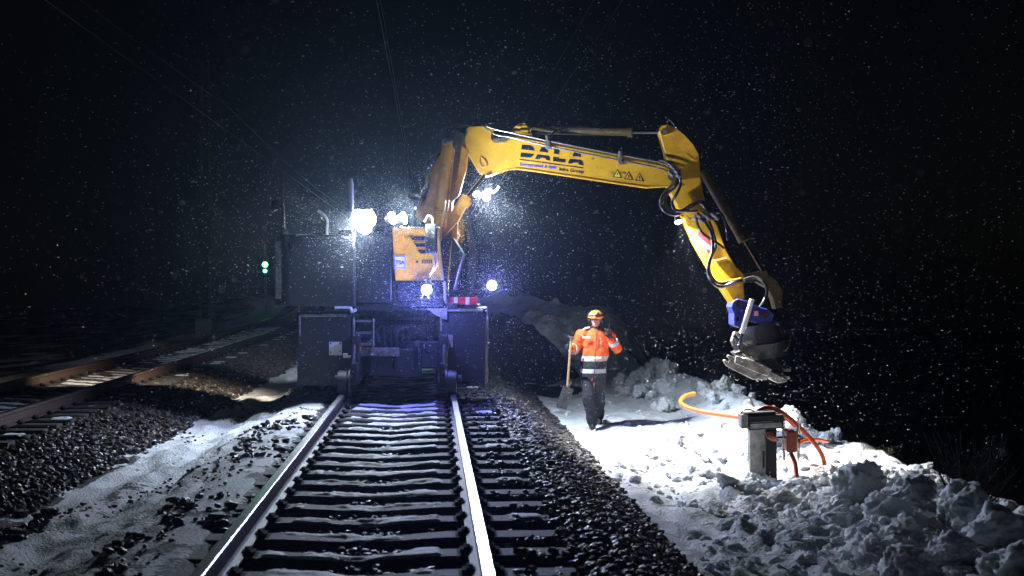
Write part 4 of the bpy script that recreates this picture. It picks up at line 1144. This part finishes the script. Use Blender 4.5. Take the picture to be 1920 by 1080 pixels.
glove(J['el'+'L'].lerp(J['haL'], .75), (J['haL'] - J['elL']), Vector((0, 0, 1)), .8, None)
glove(J['el'+'R'].lerp(J['haR'], .72), (J['haR'] - J['elR']), Vector((-1, 0, .2)), .7, None)
m = MB(); m.box((-.025, -.012, -.05), (.025, .012, .06), M=Matrix.Translation(J['haR'] + Vector((-.02, -.02, .03))) @ Matrix.Rotation(.3, 4, 'Y')); m.cyl(J['haR'] + Vector((.0, -.02, .08)), J['haR'] + Vector((.01, -.02, .17)), .006)
rd = m.build('handheld_radio', BLACK, None, bevel=.005); tag(rd, 'small black radio held up to the worker\'s chin', 'radio')
# balaclava collar, helmet
m = MB(); m.cyl(J['neck'] + Vector((0, 0, .055)), J['neck'] - Vector((0, 0, .03)), .07, .085, n=20); m.build('neck_warmer', BLKCLOTH, WK)
m = MB()
hc = hd + Vector((0, .005, .045)); n, q = 28, 10; vs = []
for j in range(q + 1):
    ph = math.pi / 2 * j / q
    for i in range(n):
        t = 2*math.pi*i/n
        rr = 1 + .03 * math.cos(4*t) * math.sin(ph)
        vs.append(hc + Vector((.122 * math.sin(ph) * math.cos(t) * rr, .142 * math.sin(ph) * math.sin(t), .118 * math.cos(ph) - .002)))
m.add(vs, [[j*n+i, (j+1)*n+i, (j+1)*n+(i+1) % n, j*n+(i+1) % n] for j in range(q) for i in range(n)], 0, True)
m.cyl(hc + Vector((0, 0, -.012)), hc + Vector((0, 0, .0)), .128, .124, n=28)
m.box((-.09, -.185, -.014), (.09, -.11, -.002), M=Matrix.Translation(hc))
for k in (-1, 0, 1): m.cyl(hc + Vector((k * .03, -.09, .083)), hc + Vector((k * .03, .09, .09)), .012, n=8)
hm = m.build('helmet', HELM, WK)
m = MB(); m.ell(hc + Vector((0, -.15, .03)), (.032, .025, .024)); m.tube([hc + Vector((-.118, 0, .02)), hc + Vector((-.09, -.1, .028)), hc + Vector((0, -.143, .03)), hc + Vector((.09, -.1, .028)), hc + Vector((.118, 0, .02))], .008); m.ell(hc + Vector((.03, -.12, .065)), (.02, .02, .02)); m.build('head_lamp', BLACK, hm)
m = MB()
for s in (-1, 1):
    m.ell(hd + Vector((s * .1, .01, -.01)), (.03, .045, .055)); m.tube([hd + Vector((s * .11, .01, 0)), hd + Vector((s * .135, .0, .05)), hd + Vector((s * .12, .01, .09))], .008)
m.build('ear_defenders', BLACK, hm)

# shovel: stands beside the worker, blade against the snow
sh = empty('shovel', P(1056, 770, 21.2), 'steel-bladed shovel with pale wooden shaft held upright by the worker', 'shovel')
a, bb = P(1071, 634, 21.22), P(1063, 735, 21.22)
m = MB(); m.cyl(a, bb, .02, .019, n=14); m.build('shaft', WOOD, sh)
m = MB(); m.cyl(a + Vector((-.06, 0, .035)), a + Vector((.055, 0, -.005)), .017, n=12); m.cyl(a + Vector((0, 0, .01)), a - Vector((0, 0, .05)), .022); m.build('grip', STEEL, sh)
m = MB()
ax = Vector((-.32, 0, -.95)).normalized(); sd = Vector((.95, 0, -.32)).normalized(); c = P(1066, 726, 21.22)
vs = []; nr, nc = 8, 9
for j in range(nr + 1):
    for i in range(nc):
        t = (i / (nc - 1) - .5) * 2
        w = .088 if j < nr else .08
        vs.append(c + ax * (j / nr * .36) + sd * (t * w) + Vector((0, -.03 * (1 - t*t) + .02 * (j/nr), 0)))
k = len(vs); vs2 = [v + Vector((0, .006, 0)) for v in vs]
fs = [[j*nc+i, j*nc+i+1, (j+1)*nc+i+1, (j+1)*nc+i] for j in range(nr) for i in range(nc-1)]
m.add(vs, [f[::-1] for f in fs], 0, True); m.add(vs2, fs, 0, True)
m.cyl(c - ax * .1, c + ax * .1 + Vector((0, -.02, 0)), .02, .012)
m.build('blade', DBLADE, sh)

# ------------------------------------------------------------------ post with box, reel and conduits
PY = 15.5
pz = gz(P(1430, 0, PY).x, PY)
post = empty('cabinet_post', (P(1428, 0, PY).x, PY, pz), 'weathered concrete and dark steel post carrying a battered grey box in the bright snow', 'equipment post')
m = MB(); m.poly([(1405, 800), (1434, 800), (1435, 905), (1407, 905)], PY, PY + .16); m.build('concrete_face', POSTC, post, bevel=.008)
m = MB(); m.poly([(1436, 800), (1456, 800), (1457, 908), (1437, 908)], PY + .02, PY + .2); m.poly([(1430, 845), (1434, 845), (1434, 875), (1430, 880)], PY - .01, PY - .001); m.build('steel_column', BLACK, post)
m = MB()
m.box((0, 0, 0), (.41, .26, .16), M=Matrix.Translation(P(1404, 807, PY - .12)) @ Matrix.Rotation(-.05, 4, 'Y'))
box = m.build('box', BLACK, post, bevel=.006)
m = MB(); m.box((.02, -.008, .018), (.38, -.002, .072), M=Matrix.Translation(P(1404, 807, PY - .12)) @ Matrix.Rotation(-.05, 4, 'Y')); m.build('worn_label_strip', POSTC, box)
m = MB(); m.box((.02, -.014, .085), (.28, -.001, .095), M=Matrix.Translation(P(1404, 807, PY - .12)) @ Matrix.Rotation(-.05, 4, 'Y')); m.build('slot', STEEL, box)
m = MB(); m.box((-.085, .0, .02), (-.008, .24, .18), M=Matrix.Translation(P(1404, 807, PY - .12))); m.build('side_box', GREYBOX, post, bevel=.005)
m = MB(); m.box((-.05, .03, .165), (.33, .22, .20), M=Matrix.Translation(P(1404, 807, PY - .12)) @ Matrix.Rotation(-.05, 4, 'Y')); m.build('lid', BLACK, box, bevel=.008)
m = MB(); m.tube([P(1388, 776, PY), P(1393, 770, PY), P(1404, 768, PY), P(1414, 771, PY), P(1418, 778, PY)], .009); m.build('wire_loop', PIPE, post)
m = MB()
for k in range(4): m.tube([P(1436 + k * 4, 810, PY - .06), P(1440 + k * 4, 820, PY - .1), P(1450 + k * 3, 826, PY - .06), P(1456, 820 + k, PY)], .011)
m.build('copper_cable_loops', mat('copper_cable', (.55, .2, .1), .4), post)
# reel: axis left-right
rz = P(1483, 829, PY - .1)
reel = empty('cable_reel', P(1483, 862, PY - .1), 'brown cable reel with two thin wire rims hanging right of the post box', 'cable reel')
m = MB(); bx(m, 1476, 808, 1495, 849, PY - .2, PY + .05); m.build('wound_cable', BROWNP, reel, bevel=.02)
for x in (1470, 1497):
    m = MB(); c = P(x, 824, PY - .08); pts = [c + Vector((.035 * math.cos(t), .10 * math.cos(t), .25 * math.sin(t))) for t in np.linspace(0, 2*math.pi, 25)]
    m.tube(pts, .007, n=8, res=1)
    for t in (0.3, 2.3, 4.4): m.cyl(c, c + Vector((.03 * math.cos(t), .10 * math.cos(t), .25 * math.sin(t))), .005, n=6)
    m.build('wire_rim', PIPE, reel)
m = MB(); m.cyl(P(1458, 820, PY - .08), P(1502, 818, PY - .08), .012); 
for y in (817, 825): m.ell(P(1499, y, PY - .1), (.013,)*3)
m.build('axle', BLACK, reel)
def conduit(pts, r, lab):
    m = MB(); m.tube([P(*p) for p in pts], r, n=12, res=8); o = m.build('conduit', ORANGE); tag(o, lab, 'conduit', 'orange cable conduits'); return o
conduit([(1302, 738, 19.2), (1284, 743, 19.0), (1276, 753, 18.6), (1284, 762, 18.2), (1310, 771, 17.6), (1345, 777, 17.0), (1372, 781, 16.4), (1390, 784, 15.9)], .028, 'orange conduit curling up over the snow edge left of the post')
conduit([(1415, 778, 15.6), (1425, 768, 15.6), (1440, 764, 15.6), (1462, 771, 15.6), (1485, 788, 15.6), (1510, 812, 15.6), (1530, 835, 15.6), (1542, 855, 15.6), (1546, 872, 15.6)], .026, 'long pinkish conduit arching from the post box over the reel into the snow')
conduit([(1420, 780, 15.7), (1430, 771, 15.7), (1445, 769, 15.7), (1465, 778, 15.7), (1492, 800, 15.7)], .022, 'short conduit arching just under the long one')
conduit([(1483, 850, 15.3), (1490, 866, 15.2), (1493, 885, 15.1), (1494, 905, 15.0)], .026, 'orange conduit dropping from the bottom of the reel')
conduit([(1500, 829, 15.6), (1515, 825, 15.8), (1532, 824, 16.0), (1551, 828, 16.3)], .02, 'short orange conduit lying flat behind the reel')

# ------------------------------------------------------------------ distance: mound, signal, mast, wires
def lump(name, cx, cy, rx, ry, h, m_, label, cat, seed, n=70, pw=1.6, amp=.35):
    a = np.linspace(-1.15, 1.15, n); X, Y = np.meshgrid(a, a)
    r = np.sqrt(X**2 + Y**2) + .12 * fbm(X * 2, Y * 2, 0, 3, seed)
    Z = h * np.clip(1 - np.clip(r, 0, 1.3) ** pw, -.2, 1) * (1 + amp * fbm(X * 3, Y * 3, 0, 4, seed + 1)) + .06 * fbm(X * 10, Y * 10, 0, 3, seed + 2)
    WX = cx + X * rx; WYy = cy + Y * ry
    Z = ground_h(WX, WYy, False) * 1.0 + Z - .06
    i = np.arange(n*n).reshape(n, n)
    o = np_mesh(name, np.stack([WX.ravel(), WYy.ravel(), Z.ravel()], 1), np.stack([i[:-1,:-1].ravel(), i[:-1,1:].ravel(), i[1:,1:].ravel(), i[1:,:-1].ravel()], 1), m_, smooth=True)
    return tag(o, label, cat)
lump('earth_mound', P(955, 0, 32).x, 32.5, 1.75, 2.2, 1.35, EARTH, 'dark earth mound between the excavator and the worker', 'earth mound', 601)
lump('snow_bank', P(1060, 0, 40).x, 41, 3.2, 3.5, 1.3, SNOWD, 'snow bank rising behind the dark earth mound', 'snow bank', 611, pw=1.3)
lump('ice_lump', P(893, 0, 24).x, P(893, 770, 24.0).y, .2, .5, .13, SNOWD, 'yellowish lump of dirty ice just right of the near track', 'ice lump', 621, n=30)

sy = 87.0; sx = P(497, 0, sy).x; sz0 = gz(sx, sy)
sg = empty('rail_signal', (sx, sy, sz0), 'railway signal showing two green lights beside the left track', 'signal')
m = MB(); m.cyl((sx, sy + .2, sz0 - .2), (sx, sy + .2, 4.2), .07); m.build('mast', STEEL, sg)
m = MB(); m.box((sx - .3, sy, P(0, 520, sy).z), (sx + .3, sy + .12, P(0, 480, sy).z)); hd_ = m.build('signal_head', BLACK, sg, bevel=.08)
for y, r, e in ((496, .17, 60), (508, .11, 20)):
    p = P(497, y, sy); m = MB(); m.cyl(p + Vector((0, -.03, 0)), p, r, n=20); m.build('green_light', LENSG, hd_)
    L = bpy.data.lights.new('signal_light', 'SPOT'); L.energy = e * 3; L.color = (0, 1, .35); L.spot_size = .09; L.spot_blend = 1; L.shadow_soft_size = .1
    o = bpy.data.objects.new('signal_light', L); COL.objects.link(o); o.location = p + Vector((0, -.2, 0)); o.rotation_euler = (Vector((0, 0, 1.5)) - p).to_track_quat('-Z', 'Y').to_euler(); o.parent = hd_; o.matrix_parent_inverse = world_of(hd_).inverted()

my = 40.0; mx_ = P(385, 0, my).x; mz = gz(mx_, my)
ms = empty('catenary_mast', (mx_, my, mz), 'lattice overhead line mast on a concrete block beyond the left track', 'mast')
m = MB(); m.box((mx_ - .25, my - .25, mz - .3), (mx_ + .25, my + .25, P(0, 596, my).z)); m.build('foundation_block', mat('dark_concrete', (.04, .04, .04), .85, bump=.3), ms, bevel=.03)
m = MB()
z0 = P(0, 596, my).z; s = 8.2
for dx in (-.16, .16):
    for dy in (-.12, .12): m.cyl((mx_ + dx, my + dy, z0), (mx_ + dx * .6, my + dy, s), .025, n=6)
k = z0
while k < s - .5:
    m.cyl((mx_ - .155, my - .12, k), (mx_ + .15, my - .12, k + .4), .012, n=5); m.cyl((mx_ + .155, my - .12, k + .4), (mx_ - .15, my - .12, k + .8), .012, n=5); k += .8
m.build('lattice_mast', DMAST, ms)
m = MB(); m.cyl((mx_, my, 6.2), (float(c2(my)) , my, 6.6), .03, n=8); m.cyl((mx_, my, 7.4), (float(c2(my)), my, 6.7), .02, n=8); m.build('cantilever_arm', DMAST, ms)

def wire(cf, off, z, label, sag=0.0, y0=4, y1=130, r=.006, o2=0.0):
    pts = []
    for y in np.arange(y0, y1, 4.0):
        ph = ((y - 40) % 60) / 60; pts.append(Vector((float(cf(y) - bend(y)) + off, y, z - sag * 4 * ph * (1 - ph))))
    m = MB(); m.tube(pts, r, n=6, res=1); o = m.build('overhead_wire', WIREM); tag(o, label, 'overhead wire', 'overhead line wires')
wire(c1, P(707, 0, 19).x - float(c1(19)), P(0, 0, 18.8).z, 'contact wire hanging above the near track')
wire(c1, P(713, 0, 25).x - float(c1(25)), P(0, 0, 25).z, 'carrier wire above the contact wire of the near track')
wire(c1, P(1113, 0, 28).x - float(c1(28)), P(0, 0, 28).z, 'left one of the two slanting wires at the top centre', r=.009)
wire(c1, P(1168, 0, 28).x - float(c1(28)), P(0, 0, 28).z + .02, 'right one of the two slanting wires at the top centre', r=.009)
wire(c2, P(85, 0, 19).x - float(c2(19)), P(0, 0, 19).z, 'faint contact wire above the left track')
wire(c2, P(190, 0, 25).x - float(c2(25)), P(0, 0, 25).z, 'faint carrier wire above the left track', sag=.4)

# ------------------------------------------------------------------ bush, twigs, grass
def twiggy(name, base, n, h, spread, mt, label, cat, r=.006, group=None, lean=(0, 0)):
    m = MB()
    for k in range(n):
        a = random.uniform(0, 6.28); s = random.uniform(.2, 1) * spread
        p = Vector(base) + Vector((random.uniform(-.3, .3) * spread, random.uniform(-.3, .3) * spread, -.05))
        hh = h * random.uniform(.45, 1); d = Vector((math.cos(a) * s + lean[0], math.sin(a) * s * .7 + lean[1], hh))
        pts = [p, p + d * .35 + Vector((random.uniform(-.04, .04), 0, .02)), p + d * .7 + Vector((random.uniform(-.06, .06), 0, 0)), p + d]
        m.tube(pts, r, n=5, res=2, rs=(r, r * .3))
        for j in range(3):
            q = p + d * random.uniform(.4, .9); e = Vector((random.uniform(-.2, .2), random.uniform(-.1, .1), random.uniform(.02, .2))) * h * .6
            m.tube([q, q + e * .5 + Vector((0, 0, .01)), q + e], r * .5, n=4, res=1, rs=(r * .5, r * .2))
    o = m.build(name, mt); tag(o, label, cat, group)
bxp = P(1820, 0, 12.4)
twiggy('bush', (bxp.x, 12.4, gz(bxp.x, 12.4)), 70, .8, .5, TWIG, 'dark leafless bush behind the snow blocks at the right edge', 'bush', r=.007)
tp = P(1640, 0, 9.4); twiggy('twig', (tp.x, 9.4, gz(tp.x, 9.4)), 2, .5, .3, TWIG, 'bare twig sticking out of the snow in the lower right foreground', 'twig', r=.006, lean=(-.35, 0))
tp = P(1790, 0, 11.9); twiggy('twig', (tp.x, 11.9, gz(tp.x, 11.9)), 2, .85, .05, TWIG, 'tall thin bare stem standing left of the dark bush', 'twig', r=.007)
for px, Y, lab in ((1345, 25.3, 'dry brown grass tuft on the snow edge left of the post'), (1300, 17.2, 'small grass tuft in the snow crack below the curling conduit'), (1660, 17.0, 'thin upright stalks on the snow edge right of the reel'), (1270, 18.5, 'weed stems in the bright snow left of the conduit')):
    x = P(px, 0, Y).x
    twiggy('grass_tuft', (x, Y, gz(x, Y)), 26, .16, .22, GRASS, lab, 'grass tuft', r=.004)

# ------------------------------------------------------------------ falling snow
def flakes():
    V = np.array([(1,0,0),(-1,0,0),(0,1,0),(0,-1,0),(0,0,1),(0,0,-1)], float); Fc = np.array([(0,2,4),(2,1,4),(1,3,4),(3,0,4),(2,0,5),(1,2,5),(3,1,5),(0,3,5)])
    P_ = []; S = []
    def add(n, lo, hi, s0, s1):
        P_.append(RNG.uniform(lo, hi, (n, 3))); S.append(RNG.uniform(s0, s1, n))
    add(12000, (-9, 7, -1), (9, 30, 8.5), .0045, .010)
    add(13000, (-5, 16.2, -.5), (4.5, 23, 5.5), .003, .0065)
    add(900, (-2, 2.2, .2), (2.2, 7, 3.2), .002, .004)
    add(3000, (2, 12, -1), (9, 22, 6), .005, .009)
    add(60, (-1.2, 1.6, .6), (1.2, 3.2, 2.6), .004, .009)
    for (px, py, Y, n, sg_) in ((680, 412, 17.9, 8000, .42), (745, 409, 17.7, 1500, .3), (912, 360, 20.0, 7000, .5), (800, 543, 17.8, 3500, .34), (922, 535, 19.2, 2500, .32), (1275, 413, 18.3, 120, .25)):  # extra flakes massed around the lamps to shape their halos
        c = np.array(P(px, py, Y)[:]); P_.append(c + RNG.normal(size=(n, 3)) * sg_ * RNG.uniform(.15, 1.5, (n, 1))); S.append(RNG.uniform(.0018, .0045, n))
    Pp = np.concatenate(P_); Ss = np.concatenate(S)
    keep = Pp[:, 2] > ground_h(Pp[:, 0], Pp[:, 1], False) + .05
    Pp, Ss = Pp[keep], Ss[keep]
    thin = RNG.uniform(0, 1, len(Pp)) < np.clip(1.25 - Pp[:, 2] / 6.5, .12, 1); Pp, Ss = Pp[thin], Ss[thin]
    al = np.array(P(1290, 480, 18.3)[:]); Ss = np.where(np.linalg.norm(Pp - al, axis=1) < 2.2, Ss * .6, Ss)
    vv = [(V * np.array(a), Fc) for a in ((1.5, .7, .8), (1, 1, .6), (.7, 1.2, .5), (1.9, .6, .6))]
    o = scatter('falling_snow', Pp, Ss, vv, FLAKE, flat=.8)
    tag(o, 'fine snowflakes drifting through the air, lit by the lamps', 'snowfall', kind='stuff')
flakes()

# ------------------------------------------------------------------ haze
m = MB(); m.box((-118, -4.8, -6.5), (112, 188, 10.5)); hz = m.build('haze', [])
hm_ = bpy.data.materials.new('night_haze'); hm_.use_nodes = True; nt = hm_.node_tree; nt.nodes.clear()
out = nt.nodes.new('ShaderNodeOutputMaterial'); pv = nt.nodes.new('ShaderNodeVolumePrincipled')
pv.inputs['Color'].default_value = (.5, .72, 1, 1); pv.inputs['Density'].default_value = 0.0005; pv.inputs['Anisotropy'].default_value = 0.86
nt.links.new(pv.outputs[0], out.inputs['Volume'])
hz.data.materials.clear(); hz.data.materials.append(hm_)
tag(hz, 'thin snowy air around the machine', 'haze', kind='stuff')

# ------------------------------------------------------------------ night sky, moon-weak sun
w = bpy.data.worlds.new('World'); scene.world = w; w.use_nodes = True; nt = w.node_tree
bg = nt.nodes['Background']; sk = nt.nodes.new('ShaderNodeTexSky'); sk.sky_type = 'NISHITA'; sk.sun_disc = False
sk.sun_elevation = math.radians(12); sk.sun_rotation = math.radians(200)
nt.links.new(sk.outputs[0], bg.inputs['Color']); bg.inputs['Strength'].default_value = 0.00025
S = bpy.data.lights.new('sun', 'SUN'); S.energy = 0.004; S.angle = math.radians(2); S.color = (.8, .9, 1)
so = bpy.data.objects.new('sun', S); COL.objects.link(so); so.location = (0, 0, 60)
so.rotation_euler = (math.radians(60), 0, math.radians(20))

# ------------------------------------------------------------------ camera
cam = bpy.data.cameras.new('camera'); co = bpy.data.objects.new('camera', cam); COL.objects.link(co)
cam.lens = 36 * F / 1920; cam.sensor_width = 36; cam.shift_y = -8 / 1920
co.location = (0, 0, CAMZ); co.rotation_euler = (math.pi / 2, 0, 0); cam.clip_end = 400; cam.clip_start = .05
cam.dof.use_dof = True; cam.dof.focus_distance = 18.6; cam.dof.aperture_fstop = 3.2
scene.camera = co
cy = scene.cycles
cy.use_denoising = True; cy.max_bounces = 5; cy.diffuse_bounces = 2; cy.glossy_bounces = 2; cy.volume_bounces = 1; cy.transmission_bounces = 2
cy.sample_clamp_indirect = 4; cy.sample_clamp_direct = 0; cy.caustics_reflective = False; cy.caustics_refractive = False
cy.use_light_tree = True
vs_ = scene.view_settings; vs_.view_transform = 'Standard'; vs_.look = 'None'; vs_.gamma = 1; vs_.exposure = 0.0; vs_.use_curve_mapping = False
